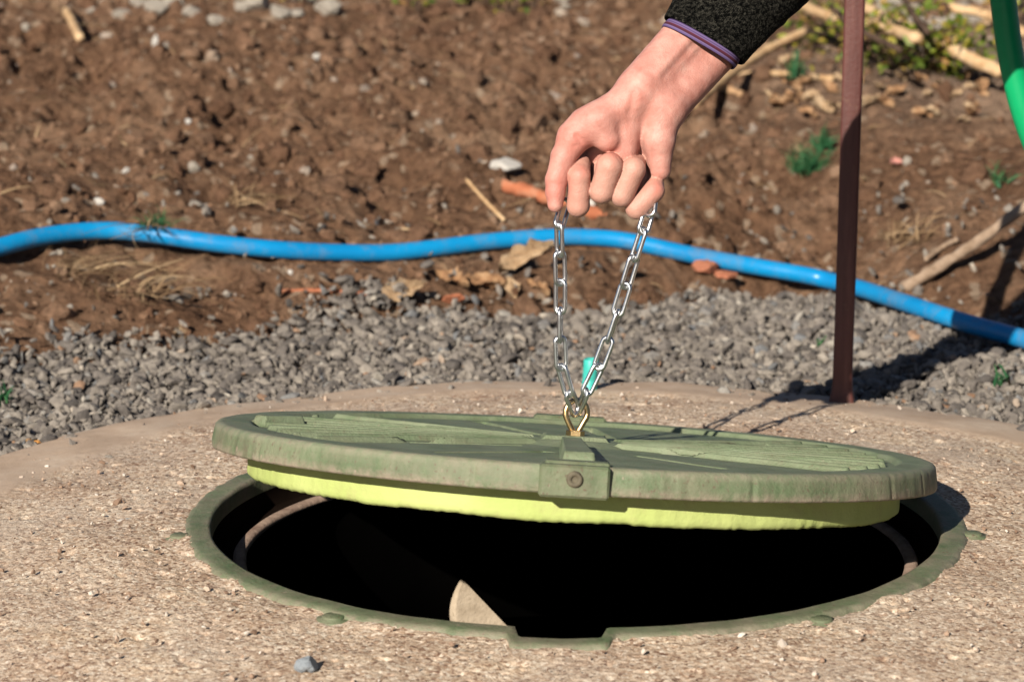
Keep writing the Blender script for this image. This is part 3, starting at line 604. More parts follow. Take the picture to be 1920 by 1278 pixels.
# grit lying on the concrete
n = 1500; ga = rng.uniform(0, 2 * pi, n); grd = rng.uniform(0.37, 0.665, n); gxx = CX + grd * np.cos(ga); gyy = CY + grd * np.sin(ga)
gz = -0.022 * np.clip((grd - 0.40) / 0.27, 0, 1) ** 1.3 + 0.002; gs = np.clip(rng.lognormal(math.log(0.0011), 0.5, n), 0.0006, 0.0045)
grit = scatter('grit', np.stack([gxx, gyy, gz + 0.0015], -1), gs, M['gritm']); tag(grit, 'fine loose grit scattered on the concrete collar', 'grit', kind='stuff')
# soil clods
N = 34000
cxp = rng.uniform(-1.1, 1.2, N); cyp = 0.95 + 3.4 * rng.random(N) ** 0.8
d = soil_d(cxp, cyp); sm = np.clip((cxp - 0.35) / 0.25, 0, 1)
pd, _, pps = pipe_near(cxp, cyp)
csz = np.clip(0.0022 / (rng.random(N) + 0.008) ** 0.55, 0.0022, 0.026)
keep = (d > 0.02) & (rng.random(N) < (1 - 0.72 * sm) * np.clip(0.35 + 1.6 * (vn2(cxp * 3, cyp * 3, 14) + 0.4), 0.1, 1)) & (pd > np.where(pps < 0, 0.035 + 2.5 * csz, 0.02 + csz))
cxp, cyp, csz = cxp[keep], cyp[keep], csz[keep]
pos = np.stack([cxp, cyp, height(cxp, cyp) - csz * 0.05], -1); vis, cpx, cpy = in_view(pos, 20)
order = np.argsort(-(csz * vis / (cyp + 2.25)))[:200]; bigm = np.zeros(len(csz), bool); bigm[order] = True
small = ~bigm & (csz < 0.006); mid = ~bigm & ~small
clods = scatter('soil_clods', pos[small], csz[small], M['clod'], aniso=((0.8, 1.2), (0.7, 1.1), (0.5, 0.9)), jit=0.38, tilt=1.0, smooth=False)
tag(clods, 'small brown crumbs and lumps of loose soil', 'soil', kind='stuff')
lumps = scatter('lumps', pos[mid], csz[mid], M['clod'], aniso=((0.8, 1.2), (0.7, 1.1), (0.5, 0.9)), jit=0.30, base=(I2V, I2F), tilt=1.0, parent=clods, smooth=False); tag(lumps, kind='stuff')
cm = [rock_mesh('clod', M['clod1'], (1.1, 0.9, 0.75), 0.42, 3.2, True) for _ in range(10)]
for i in order:
    o = link('clod', cm[i % 10], clods); o.location = pos[i]; o.scale = (csz[i],) * 3; o.rotation_euler = (random.uniform(-1, 1), random.uniform(-1, 1), random.uniform(0, 6.28))

# ------------------------------------------------------------------ loose things on the ground
def spot(px, py, up=0.0):
    p = ground_at(px, py); x_, y_ = p[0], p[1]
    # settle on the real, uneven surface along the same sight line
    d_ = ray(px, py); t_ = np.linspace(2.4, 9, 2600); P_ = CAM + d_ * t_[:, None]; k_ = int(np.argmax(P_[:, 2] < height(P_[:, 0], P_[:, 1]))); p = P_[k_]
    return np.array([p[0], p[1], hz(p[0], p[1]) + up])
def mpp(p): return float((np.asarray(p) - CAM) @ FW) / FPX          # metres for one photo pixel at p
def stone_thing(name, px, py, wpx, hpx, mat, label, cat, group=None, p=None, jit=0.2, rz=None, flat=1.0):
    p = spot(px, py) if p is None else np.array(p); s = mpp(p)
    me = rock_mesh(name, M[mat], (1, 0.8, max(0.25, hpx / wpx) * flat), jit); o = link(name, me); o.location = p + np.array([0, 0, hpx * s * 0.3]); o.scale = (wpx * s / 2 * 1.1,) * 3
    o.rotation_euler = (random.uniform(-.2, .2), random.uniform(-.2, .2), random.uniform(-.5, .5) if rz is None else rz); tag(o, label, cat, group); return o
stone_thing('stone_chip', 950, 316, 52, 22, 'white', 'flat whitish stone chip on the soil beside the thumb', 'stone')
stone_thing('brick_fragment', 1322, 512, 52, 26, 'brick', 'larger piece of broken red brick just below the blue pipe', 'brick', jit=0.3)
stone_thing('brick_fragment', 1362, 521, 40, 17, 'brick', 'smaller thin piece of broken red brick below the blue pipe', 'brick', jit=0.3)
stone_thing('brick_fragment', 848, 568, 44, 18, 'clay', 'orange brick crumb at the edge of the gravel beside dry leaves', 'brick', jit=0.3)
pc_ = at_z(576, 1252, 0.0)
stone_thing('pebble', 0, 0, 42, 28, 'bluegrey', 'blue-grey pebble on the concrete at the front of the well', 'pebble', p=pc_)
stone_thing('pebble', 0, 0, 22, 17, 'pale', 'pale pebble lying on the concrete left of the lid', 'pebble', p=at_z(203, 866, -0.014))
stone_thing('mortar_flake', 0, 0, 46, 10, 'white', 'thin white mortar flake on the concrete left of the frame', 'flake', p=at_z(232, 976, -0.004), flat=0.6)
for k, (px, py, wd, ht, lab) in enumerate([
    (186, 384, 20, 15, 'white oval pebble just above the bend of the blue pipe'), (364, 322, 30, 22, 'largest white pebble on the soil above the blue pipe'),
    (238, 326, 18, 11, 'flat white pebble left of the largest white pebble'), (470, 298, 10, 9, 'tiny white pebble right of the largest white pebble'),
    (353, 236, 12, 11, 'small pale pebble in the middle of the left soil'), (311, 92, 14, 14, 'blue-white pebble beside an upright pale chip at the upper left'),
    (292, 88, 14, 26, 'upright pale stone chip on the soil at the upper left'), (50, 60, 20, 15, 'round pale pebble near the upper left corner'),
    (545, 515, 11, 10, 'bright pebble above the gravel below the blue pipe'), (112, 477, 13, 11, 'pale pebble just under the blue pipe at the left'),
    (593, 112, 14, 12, 'whitish pebble near the far stones right of the middle'), (1700, 308, 16, 18, 'pale pebble beside the pink scrap right of the post'),
    (650, 745, 18, 14, 'round white pebble in the gravel behind the cover'), (712, 604, 16, 11, 'white pebble at the gravel edge below the largest dry leaf'),
    (1108, 394, 18, 22, 'cream pebble seen just under the index finger')]):
    stone_thing('pebble', px, py, wd, ht, 'pale' if k % 2 else 'white', lab, 'pebble', 'pebbles scattered on the soil')
for k in range(20):
    px = 175 + k * 29 + random.uniform(-14, 14) if k < 17 else random.choice([1000, 1060, 1130, 1180]); py = random.uniform(-4, 48) if k < 17 else random.uniform(-4, 16); wd = random.uniform(14, 50)
    stone_thing('far_stone', px, py, wd, wd * random.uniform(0.5, 0.8), 'pale', 'pale stone in the far row at the top edge of the soil', 'stone', 'pale stones along the far edge of the soil')
for k in range(16):
    px = random.uniform(1640, 1900); py = random.uniform(-5, 60); wd = random.uniform(24, 50)
    stone_thing('far_stone', px, py, wd, wd * random.uniform(0.5, 0.8), 'pale', 'pale stone among the dry stalks behind the green plants', 'stone', 'pale stones behind the stalks')
# clay rod
def rod(name, pxs, rpx, mat, label, cat, lift=0.0, n=24, seg=9, wob=0.15, group=None, endlift=None, taper=(1, 1), parent=None):
    P = [spot(x_, y_, lift if endlift is None else lift + (endlift - lift) * k / (len(pxs) - 1)) for k, (x_, y_) in enumerate(pxs)]
    if endlift is not None:
        P = []
        for k, (x_, y_) in enumerate(pxs):
            f_ = k / (len(pxs) - 1); L_ = lift + (endlift - lift) * f_
            d_ = ray(x_, y_); t_ = np.linspace(2.4, 9, 2600); Q = CAM + d_ * t_[:, None]; kk = int(np.argmax(Q[:, 2] < hbase(Q[:, 0], Q[:, 1]) + L_)); P.append(Q[kk])
    P = np.array(P); s = mpp(P[0]); C = spline(P, n)
    R = rpx * s * np.linspace(taper[0], taper[1], n) * (1 + wob * rng.uniform(-1, 1, n)); V, F = tube(C, R, seg); V = V + s * rpx * 0.12 * rng.normal(size=V.shape)
    o = mesh_np(name, V, F, M[mat], parent); 
    if label: tag(o, label, cat, group)
    return o
rod('clay_rod', [(944, 348), (1000, 362), (1060, 384), (1148, 410)], 13, 'clay', 'orange clay rod half buried in the soil behind the fingers', 'clay rod', 0.016, endlift=0.010, wob=0.12)
rod('dry_stick', [(1694, 540), (1760, 500), (1830, 455), (1925, 385), (2000, 335)], 11, 'stick', 'thick grey-brown stick slanting out of the soil at the right edge', 'stick', 0.0, endlift=0.10, taper=(1.1, 0.8), wob=0.06)
rod('dry_stick', [(1735, 500), (1765, 478), (1795, 462)], 5, 'stick', 'short thin twig beside the thick slanting stick', 'stick', 0.01, wob=0.1)
rod('dry_stalk', [(1300, 196), (1345, 158), (1420, 105), (1512, 58)], 10, 'stalk', 'long tan stalk on the ground just behind the forearm', 'stalk', 0.01, endlift=0.05, wob=0.06)
rod('dry_stalk', [(1610, 12), (1720, 60), (1800, 100), (1880, 136)], 12, 'stalk', 'thickest tan stalk running down to the green hose', 'stalk', 0.09, endlift=0.04, wob=0.06)
rod('dry_stalk', [(1500, 8), (1560, 32), (1650, 50), (1722, 74)], 10, 'stalk', 'tan stalk lying over the green plants beside the sleeve', 'stalk', 0.09, endlift=0.10, wob=0.08)
rod('dry_stalk', [(1780, 15), (1850, 28), (1925, 62)], 9, 'stalk', 'thin tan stalk near the top of the green hose', 'stalk', 0.10, endlift=0.08, wob=0.08)
rod('dry_stalk', [(1328, 165), (1360, 176), (1392, 188)], 7, 'deadleaf', 'short orange-brown stalk beside the wrist', 'stalk', 0.008, wob=0.1)
rod('dry_stalk', [(1380, 152), (1450, 150), (1560, 162)], 6, 'stalk', 'thin pale stalk lying flat between forearm and post', 'stalk', 0.01, wob=0.1)
rod('dry_stalk', [(124, 30), (138, 55), (150, 82)], 8, 'stalk', 'short tan stalk standing out at the upper left of the soil', 'stalk', 0.01, wob=0.08)
rod('dark_twig', [(1690, -10), (1710, 25), (1740, 60)], 6, 'darkstick', 'dark twig crossing the tan stalks', 'twig', 0.15, endlift=0.12, wob=0.1)
rod('dark_twig', [(1555, 8), (1600, 50), (1690, 95)], 6, 'darkstick', 'dark twig leaning over the green plants', 'twig', 0.15, endlift=0.10, wob=0.1)
rod('dry_stalk', [(520, 552), (600, 553), (700, 558)], 4, 'clay', 'thin orange straw lying flat above the gravel', 'straw', 0.004, wob=0.1)
rod('dry_stalk', [(945, 420), (905, 380), (875, 345)], 4, 'stalk', 'thin pale straw on the soil left of the thumb', 'straw', 0.006, wob=0.1)
# straw and dry grass blades
def blades(starts, ends, arch, width, n=7):
    """ribbons from starts to ends (m,3) as one mesh: V, F"""
    m = len(starts); t = np.linspace(0, 1, n); P = starts[:, None] * (1 - t)[None, :, None] + ends[:, None] * t[None, :, None]
    P[:, :, 2] += arch[:, None] * 4 * (t * (1 - t))[None]
    P += (rng.normal(size=(m, 1, 3)) * 0.3 * np.linalg.norm(ends - starts, axis=1)[:, None, None] * (t * (1 - t))[None, :, None])
    d = ends - starts; side = np.cross(d, rng.normal(size=(m, 3))); side /= np.linalg.norm(side, axis=1)[:, None] + 1e-9
    wv_ = width[:, None] * np.clip(1.15 - t, 0.15, 1)[None]
    A = P + side[:, None] * wv_[..., None]; B = P - side[:, None] * wv_[..., None]
    V = np.stack([A, B], 2).reshape(-1, 3); k = np.arange(m)[:, None] * (2 * n) + np.arange(n - 1)[None] * 2
    F = np.stack([k, k + 1, k + 3, k + 2], -1).reshape(-1, 4); return V, F
def tuft(name, c, n, length, lean, spread, mat, label, cat, width=0.0014, up=0.6, group=None):
    c = np.array(c, float); s = c + rng.normal(size=(n, 3)) * [spread, spread, 0.004]
    a = rng.normal(size=(n, 3)); a[:, 2] = np.abs(a[:, 2]) * up; a = a / np.linalg.norm(a, axis=1)[:, None] + np.array(lean)
    L = length * rng.uniform(0.4, 1.1, n); e = s + a * L[:, None]; e[:, 2] = np.maximum(e[:, 2], height(e[:, 0], e[:, 1]) + 0.004)
    V, F = blades(s, e, rng.uniform(0.0, 0.25, n) * L, width * rng.uniform(0.6, 1.3, n)); o = mesh_np(name, V, F, M[mat]); tag(o, label, cat, group); return o
p0 = spot(150, 525, 0.016); tuft('dry_grass_tuft', p0, 90, 0.085, (0.75, -0.55, -0.15), 0.026, 'strawlight', 'large tuft of dry straw below the blue pipe at the left', 'dry grass', 0.0006, 0.3)
tuft('dry_grass_tuft', spot(250, 565, 0.01), 60, 0.07, (0.7, -0.5, -0.05), 0.026, 'strawlight', 'flattened straw spilling onto the gravel at the left', 'dry grass', 0.0011, 0.4)
pk = pipe_pts[np.argmin(np.abs(pipe_pts[:, 0] - at_y(345, 450, 1.55)[0]))]
tuft('grass_tuft', pk + [0, 0.0, 0.012], 60, 0.035, (0.0, -0.5, 0.0), 0.011, 'grass', 'green grass tuft caught over the blue pipe', 'grass', 0.0010, 0.8)
tuft('dry_grass_tuft', pk + [-0.01, -0.01, 0.014], 30, 0.06, (-0.4, -0.7, -0.2), 0.010, 'strawlight', 'dry stems hanging over the blue pipe beside the green tuft', 'dry grass', 0.0010, 0.5)
tuft('dry_grass_tuft', spot(455, 395, 0.008), 40, 0.07, (0.5, 0.0, 0.0), 0.015, 'strawlight', 'loose straw heap on the soil above the blue pipe', 'dry grass', 0.0012, 0.3)
tuft('dry_grass_tuft', spot(1690, 460, 0.01), 60, 0.06, (0.1, -0.1, 0.0), 0.03, 'straw', 'tangled dry roots and straw between post and slanting stick', 'dry grass', 0.0014, 0.5)
tuft('grass_tuft', spot(1512, 338, 0.016), 190, 0.045, (0.1, 0, 0.25), 0.014, 'grass', 'bright green feathery weed on the soil left of the post', 'weed', 0.0009, 1.0)
tuft('grass_tuft', spot(1543, 296, 0.014), 60, 0.035, (0.1, 0, 0.3), 0.008, 'grass', 'small green sprig just above the feathery weed', 'weed', 0.0016, 1.2)
tuft('grass_tuft', spot(1490, 158, 0.012), 50, 0.035, (0, 0, 0.4), 0.007, 'grass', 'small green tuft on the grey soil beside the sleeve', 'weed', 0.0018, 1.2)
tuft('grass_tuft', spot(1878, 352, 0.010), 26, 0.03, (0, 0, 0.2), 0.008, 'grass', 'tiny green sprout on the soil at the right edge', 'weed', 0.0016, 1.0)
tuft('grass_tuft', spot(1876, 742, 0.012), 24, 0.018, (0, 0, 0.3), 0.005, 'grass', 'tiny green sprout in the gravel by the dark shadow', 'weed', 0.0016, 1.0)
tuft('grass_tuft', spot(1541, 670, 0.012), 20, 0.014, (0, 0, 0.3), 0.004, 'grass', 'tiny green sprout in the gravel left of the post', 'weed', 0.0014, 1.0)
tuft('grass_tuft', spot(6, 776, 0.014), 30, 0.02, (0, 0, 0.3), 0.005, 'grass', 'green sprout in the gravel at the left edge', 'weed', 0.0016, 1.0)
# straw litter over the soil
n = 1500; sx_ = rng.uniform(-1.0, 1.1, n); sy_ = rng.uniform(1.2, 4.0, n); k = soil_d(sx_, sy_) > 0.0; k &= (rng.random(n) < 0.35 + 0.65 * ((sx_ > 0.25) & (sy_ > 2.4)) + 0.3 * (np.abs(sx_ + .05) < .15) * (sy_ < 1.6)); sx_, sy_ = sx_[k], sy_[k]; n = len(sx_)
an = rng.uniform(0, 2 * pi, n); L = rng.uniform(0.012, 0.06, n); st_ = np.stack([sx_, sy_, height(sx_, sy_) + 0.005], -1); ex, ey = sx_ + L * np.cos(an), sy_ + L * np.sin(an)
en_ = np.stack([ex, ey, height(ex, ey) + rng.uniform(0.004, 0.012, n)], -1)
V, F = blades(st_, en_, rng.uniform(0, 0.006, n), rng.uniform(0.0007, 0.0022, n)); o = mesh_np('straw_litter', V, F, M['straw']); tag(o, 'scattered bits of straw lying on the soil', 'straw', kind='stuff')
# dead leaves
def leaf_mesh(name, mat, curl=0.5, asp=0.45):
    nu, nv = 13, 7; V = []
    for i in range(nu):
        t_ = i / (nu - 1); wd = (asp * math.sin(pi * min(1, t_ ** 0.8)) * 0.5 + 0.01) * random.uniform(0.65, 1.15)
        for j in range(nv):
            v_ = j / (nv - 1) * 2 - 1; V.append((t_ - 0.5, v_ * wd + 0.05 * math.sin(t_ * 5), curl * (0.35 * (t_ - 0.5) ** 2 + 0.9 * wd * v_ * v_) + 0.05 * random.uniform(-1, 1) + 0.10 * math.sin(6 * t_ + 3 * v_)))
    V = np.array(V); top = V + [0, 0, 0.006]; F = grid_faces(nu, nv); n_ = len(V)
    F2 = F[:, ::-1] + n_; me = bpy.data.meshes.new(name)
    me.from_pydata([tuple(v) for v in np.vstack([top, V - [0, 0, 0.006]])], [], [tuple(int(i) for i in f) for f in np.vstack([F, F2])]); me.polygons.foreach_set('use_smooth', [True] * len(me.polygons)); me.materials.append(M[mat]); me.update(); return me
def leaf_thing(px, py, wpx, mat, label, rz, tilt=(0, 0), curl=0.5, asp=0.45, p=None, group=None):
    p = spot(px, py) if p is None else np.array(p); s = mpp(p); o = link('dead_leaf', leaf_mesh('dead_leaf', mat, curl, asp)); o.location = p + np.array([0, 0, wpx * s * 0.16]); o.scale = (wpx * s,) * 3
    o.rotation_euler = (tilt[0], tilt[1], rz); tag(o, label, 'leaf', group); return o
leaf_thing(752, 566, 95, 'paleleaf', 'largest pale dry leaf standing at the gravel edge left of the chain', 0.5, (0.9, -0.3), 0.9, 0.5)
leaf_thing(985, 505, 120, 'paleleaf', 'long tan husk propped on the soil just left of the chain', 0.45, (0.7, -0.35), 0.8, 0.35)
leaf_thing(962, 560, 70, 'paleleaf', 'narrow tan husk hanging to the gravel left of the chain', -1.2, (0.4, 0.6), 0.9, 0.4)
leaf_thing(905, 548, 80, 'deadleaf', 'brown crumpled leaf between two tan husks', 0.2, (0.5, 0.1), 1.0, 0.5)
leaf_thing(850, 540, 70, 'deadleaf', 'brown dry leaf above the orange brick crumb', -0.4, (0.6, 0.2), 1.0, 0.5)
leaf_thing(1010, 552, 60, 'deadleaf', 'small brown leaf lying just left of the chain at the gravel edge', -0.7, (0.3, 0.3), 0.8, 0.4)
leaf_thing(336, 640, 52, 'paleleaf', 'pale dry leaf at the end of the straw on the gravel', 1.2, (0.8, 0.2), 0.8, 0.6)
leaf_thing(1488, 292, 46, 'paleleaf', 'tan upright dry leaf beside the feathery weed', 1.0, (0.9, 0.4), 0.8, 0.5)
leaf_thing(1465, 210, 64, 'deadleaf', 'curled brown leaf on the soil between forearm and post', 0.4, (0.4, 0.2), 1.2, 0.5)
leaf_thing(1515, 225, 40, 'deadleaf', 'small brown leaf just left of the post', -0.5, (0.5, 0.2), 1.2, 0.5)
leaf_thing(1622, 345, 36, 'paleleaf', 'small tan leaf right beside the post', 1.4, (0.4, 0.2), 1.0, 0.5)
leaf_thing(1680, 312, 30, 'pink', 'small pink scrap on the soil right of the post', 0.6, (0.5, 0.2), 0.9, 0.7)
leaf_thing(48, 856, 44, 'orangeleaf', 'orange and green fallen leaf beside the concrete at the left edge', 0.9, (0.6, 0.1), 0.5, 0.7, p=np.array([*at_z(40, 862, -0.025)[:2], -0.03]))
leaf_thing(75, 836, 50, 'orangeleaf', 'flat orange fallen leaf on the gravel at the left edge', 0.1, (0.15, 0.0), 0.3, 0.4, p=np.array([*at_z(75, 838, -0.03)[:2], -0.03]))
for k in range(48):
    px = random.uniform(1430, 1900); py = random.uniform(20, 235) if k % 3 == 0 else random.uniform(150, 222); 
    leaf_thing(px, py, random.uniform(26, 50), ('deadleaf', 'paleleaf')[k % 2], 'dry leaf in the litter under the stalks behind the post', random.uniform(0, 6.28), (random.uniform(-.7, .7), random.uniform(-.5, .5)), 0.9, random.uniform(.35, .7), group='dry leaves in the litter behind the post')
# leafy green plants
def plant(px, py, n, rad, ht, label, lsz=0.022, lift=0.0):
    c = spot(px, py, lift); root = empty('leafy_weed', c); tag(root, label, 'plant', 'green leafy weeds')
    ps = rng.normal(size=(n, 3)) * [rad, rad * 0.7, ht * 0.35] + [0, 0, ht * 0.6]; ps[:, 2] = np.abs(ps[:, 2]) + 0.004
    t_ = np.array([(0, 0, 0), (0.35, 0.24, 0.04), (0.35, -0.24, 0.04), (0.4, 0, -0.02), (0.75, 0.16, 0.02), (0.75, -0.16, 0.02), (1, 0, -0.06)]); f_ = np.array([(0, 3, 1), (0, 2, 3), (1, 3, 4), (3, 6, 4), (2, 5, 3), (3, 5, 6)])
    S = lsz * rng.uniform(0.6, 1.3, n); Vv = np.einsum('nij,kj->nki', rand_rot(n, 0.55), t_) * S[:, None, None] + ps[:, None]; Ff = (f_[None] + (np.arange(n) * 7)[:, None, None]).reshape(-1, 3)
    mesh_np('foliage', Vv.reshape(-1, 3), Ff, M['leaf'], root)
    tv_, tf_ = [], []; off = 0
    for i in range(min(n, 14)):
        V_, F_ = tube([(0, 0, 0), ps[i] * [0.4, 0.4, 0.7], ps[i]], 0.0012, 5, False); tv_.append(V_); tf_.append(F_[0] + off); off += len(V_)
    mesh_np('stem', np.concatenate(tv_), np.concatenate(tf_), M['darkstick'], root)
plant(1535, 98, 170, 0.055, 0.10, 'yellow-green leafy plant between sleeve and post')
plant(1660, 128, 230, 0.06, 0.11, 'green leafy plant just right of the post')
plant(1735, 136, 250, 0.06, 0.085, 'dense green plant in the middle of the stalks')
plant(1800, 148, 150, 0.04, 0.06, 'low green plant nearest the green hose')
plant(1925, 60, 60, 0.04, 0.10, 'leafy plant behind the green hose at the right edge')
plant(785, 26, 40, 0.035, 0.05, 'small yellow-green weed at the top edge, leftmost of the far weeds', 0.02)
plant(880, 16, 50, 0.03, 0.06, 'small bright green weed at the top edge, in the middle of the far weeds', 0.022)
plant(935, 22, 36, 0.03, 0.04, 'small dark green weed at the top edge, right of the bright one', 0.02)
plant(1003, 18, 24, 0.02, 0.04, 'small weed at the top edge nearest the sleeve', 0.018)
plant(540, 8, 14, 0.015, 0.04, 'tiny yellow sprout among the pale far stones', 0.018)

# ------------------------------------------------------------------ person
def surface_nets(f, lo, step):
    neg = f < 0; c = [(i, j, k) for i in (0, 1) for j in (0, 1) for k in (0, 1)]
    sh = np.array(f.shape) - 1
    sub = lambda a, o: a[o[0]:o[0] + sh[0], o[1]:o[1] + sh[1], o[2]:o[2] + sh[2]]
    cnt = sum(sub(neg, o).astype(np.int8) for o in c); act = (cnt > 0) & (cnt < 8)
    idx = np.argwhere(act); n = len(idx); num = -np.ones(tuple(sh), np.int64); num[act] = np.arange(n)
    acc = np.zeros((n, 3)); w_ = np.zeros(n)
    for a in c:
        for b in c:
            if sum(np.abs(np.subtract(a, b))) == 1 and a < b:
                fa = f[tuple((idx + a).T)]; fb_ = f[tuple((idx + b).T)]; m = (fa < 0) != (fb_ < 0)
                t_ = np.where(m, fa / np.where(m, fa - fb_, 1), 0); p = np.array(a) + t_[:, None] * (np.array(b) - np.array(a)); acc += np.where(m[:, None], p, 0); w_ += m
    V = (idx + acc / w_[:, None]) * step + lo; Fs = []
    for ax in range(3):
        s0 = [slice(None)] * 3; s1 = [slice(None)] * 3; s0[ax] = slice(0, -1); s1[ax] = slice(1, None)
        a = neg[tuple(s0)]; b = neg[tuple(s1)]; e = np.argwhere(a != b); b1, b2 = (ax + 1) % 3, (ax + 2) % 3
        ok = (e[:, b1] > 0) & (e[:, b2] > 0) & (e[:, b1] < sh[b1]) & (e[:, b2] < sh[b2]); e = e[ok]; flip = a[tuple(e.T)]
        o = lambda d1, d2: e - np.eye(3, dtype=int)[b1] * d1 - np.eye(3, dtype=int)[b2] * d2
        qd = np.stack([num[tuple(o(1, 1).T)], num[tuple(o(0, 1).T)], num[tuple(o(0, 0).T)], num[tuple(o(1, 0).T)]], 1)
        qd[~flip] = qd[~flip][:, ::-1]; Fs.append(qd)
    return V, np.concatenate(Fs)
def rcone(P, a, b, ra, rb):
    a = np.array(a, float); b = np.array(b, float); ab = b - a; L2 = ab @ ab + 1e-12
    t_ = np.clip(((P - a) @ ab) / L2, 0, 1); return np.linalg.norm(P - a - t_[..., None] * ab, axis=-1) - (ra + (rb - ra) * t_)
def segd(P, a, b):
    a = np.array(a, float); b = np.array(b, float); ab = b - a; t_ = np.clip(((P - a) @ ab) / (ab @ ab), 0, 1); return np.linalg.norm(P - a - t_[..., None] * ab, axis=-1), t_
def smin(a, b, k):
    h_ = np.clip(0.5 + 0.5 * (b - a) / k, 0, 1); return b * (1 - h_) + a * h_ - k * h_ * (1 - h_)
HO = at_y(1130, 400, HY); HS = 1 / mpp(HO) / 1000.0            # photo pixels per millimetre at the hand
def H(px, py, c): return ((px - 1130) / HS, (400 - py) / HS, c)
def hand_world(V): return HO + (V[:, :1] * RT + V[:, 1:2] * UP - V[:, 2:3] * FW) / 1000.0
ST = 1.25
ax_ = [np.arange(-58, 150, ST), np.arange(-10, 212, ST), np.arange(-96, 40, ST)]
GP = np.stack(np.meshgrid(*ax_, indexing='ij'), -1).astype(np.float32)
# forearm and wrist
fa = smin(rcone(GP, H(1205, 160, 0), H(1410, -75, -66), 20.5, 23), rcone(GP, H(1254, 194, -9), H(1470, -48, -80), 19.5, 22), 12)
# thumb and its ball
tm = rcone(GP, H(1182, 190, 3), H(1100, 238, 5), 17, 16.5)
tm = smin(tm, rcone(GP, H(1100, 238, 5), H(1076, 258, 5), 16.5, 14.2), 5)
tm = smin(tm, rcone(GP, H(1122, 228, 11), H(1138, 262, 9), 15.5, 12.0), 7)
t1 = rcone(GP, H(1076, 258, 5), H(1056, 296, 5), 13.6, 11.3)
t2 = rcone(GP, H(1056, 296, 5), H(1043, 338, 5), 11.2, 9.9)
t3 = rcone(GP, H(1043, 338, 5), H(1041, 362, 6), 9.9, 8.9); t3 = smin(t3, rcone(GP, H(1041, 362, 6), H(1041, 385, 7), 8.9, 7.0), 2.0)
thumb = smin(smin(t1, t2, 3), t3, 2.5)
palm = smin(rcone(GP, H(1180, 195, 0), H(1168, 285, -2), 15, 13), tm, 5)
hyp = smin(rcone(GP, H(1238, 208, -3), H(1236, 262, -1), 16.5, 14.2), rcone(GP, H(1236, 262, -1), H(1238, 318, -5), 14.0, 10.0), 5)
palm = smin(palm, hyp, 4)
MC = [H(1085, 312, -27), H(1128, 300, -30), H(1176, 302, -28), H(1222, 312, -23)]
back = None
for k, m_ in enumerate(MC):
    dd = rcone(GP, H(1195 + 14 * k, 195, -8), m_, 14, 11.5); back = dd if back is None else smin(back, dd, 9)
body = smin(smin(fa, palm, 16), back, 9); body = smin(body, thumb, 7)
FI = [  # knuckle, pip, r, dip, r, tip, r
    (MC[0], H(1084, 386, 1), 10.2, H(1086, 331, 9), 9.6, H(1091, 306, -4), 8),
    (MC[1], H(1128, 359, 5), 11.2, H(1142, 313, 13), 11.5, H(1150, 300, -6), 9),
    (MC[2], H(1166, 366, 2), 10.6, H(1187, 319, 9), 10.8, H(1194, 305, -7), 8.6),
    (MC[3], H(1194, 390, -4), 9.9, H(1226, 358, 0), 9.5, H(1230, 336, -9), 7.5)]
fing = []
for mcp, pip, rp, dip, rd, tip, rt in FI:
    d_ = rcone(GP, mcp, pip, 10.5, rp - 0.6); d_ = smin(d_, rcone(GP, pip, dip, rp, rd), 2.5); d_ = smin(d_, rcone(GP, dip, tip, rd, rt), 2)
    fing.append(d_)
# finger creases at the bent end joints
for k, (mcp, pip, rp, dip, rd, tip, rt) in enumerate(FI):
    for off, dep in ((4.5, 0.55), (7.0, 0.40), (1.5, 0.3)):
        e0 = np.array(dip) + [-rd, off, rd * 0.6]; e1 = np.array(dip) + [rd, off, rd * 0.6]; sd, _ = segd(GP, e0, e1); fing[k] = fing[k] + dep * np.exp(-(sd / 1.1) ** 2)
ff = fing[0]
for d_ in fing[1:]: ff = smin(ff, d_, 0.25)
sd_all = smin(body, ff, 0.5)
def groove(a, b, depth, wid):
    global sd_all
    s_, t_ = segd(GP, a, b); sd_all = sd_all + depth * np.exp(-(s_ / wid) ** 2)
groove(H(1186, 178, 22), H(1181, 215, 20), 1.4, 3.0); groove(H(1181, 215, 20), H(1174, 292, 14), 4.2, 2.6)
groove(H(1198, 215, 19), H(1180, 285, 16), 1.3, 1.5); groove(H(1172, 205, 24), H(1166, 280, 20), 1.1, 1.4)
groove(H(1160, 210, 26), H(1158, 275, 22), 0.8, 1.2); groove(H(1096, 276, 20), H(1080, 258, 20), 2.2, 2.2); groove(H(1094, 280, 19), H(1074, 276, 18), 0.9, 1.6)
groove(H(1190, 165, 22), H(1252, 205, 22), 0.8, 2.6); groove(H(1205, 192, 22), H(1262, 232, 20), 0.9, 2.2); groove(H(1262, 268, 14), H(1228, 282, 18), 1.2, 2.6)
groove(H(1036, 345, 14), H(1056, 347, 14), 0.5, 1.6)
for a, b, dp in ((H(1300, 62, -8), H(1232, 140, 14), 2.2), (H(1322, 78, -8), H(1252, 158, 16), 1.7), (H(1282, 52, -10), H(1222, 120, 8), 0.8)): groove(a, b, -dp, 3.2)
groove(H(1312, 70, -8), H(1243, 150, 15), 0.8, 2.5)
sd_all = sd_all + 0.35 * vn3(GP[..., 0] * .16 + 30, GP[..., 1] * .16 + 30, GP[..., 2] * .16 + 30) + 0.12 * vn3(GP[..., 0] * .55 + 30, GP[..., 1] * .55 + 30, GP[..., 2] * .55 + 30)
HV, HF = surface_nets(sd_all, np.array([a[0] for a in ax_]), ST)
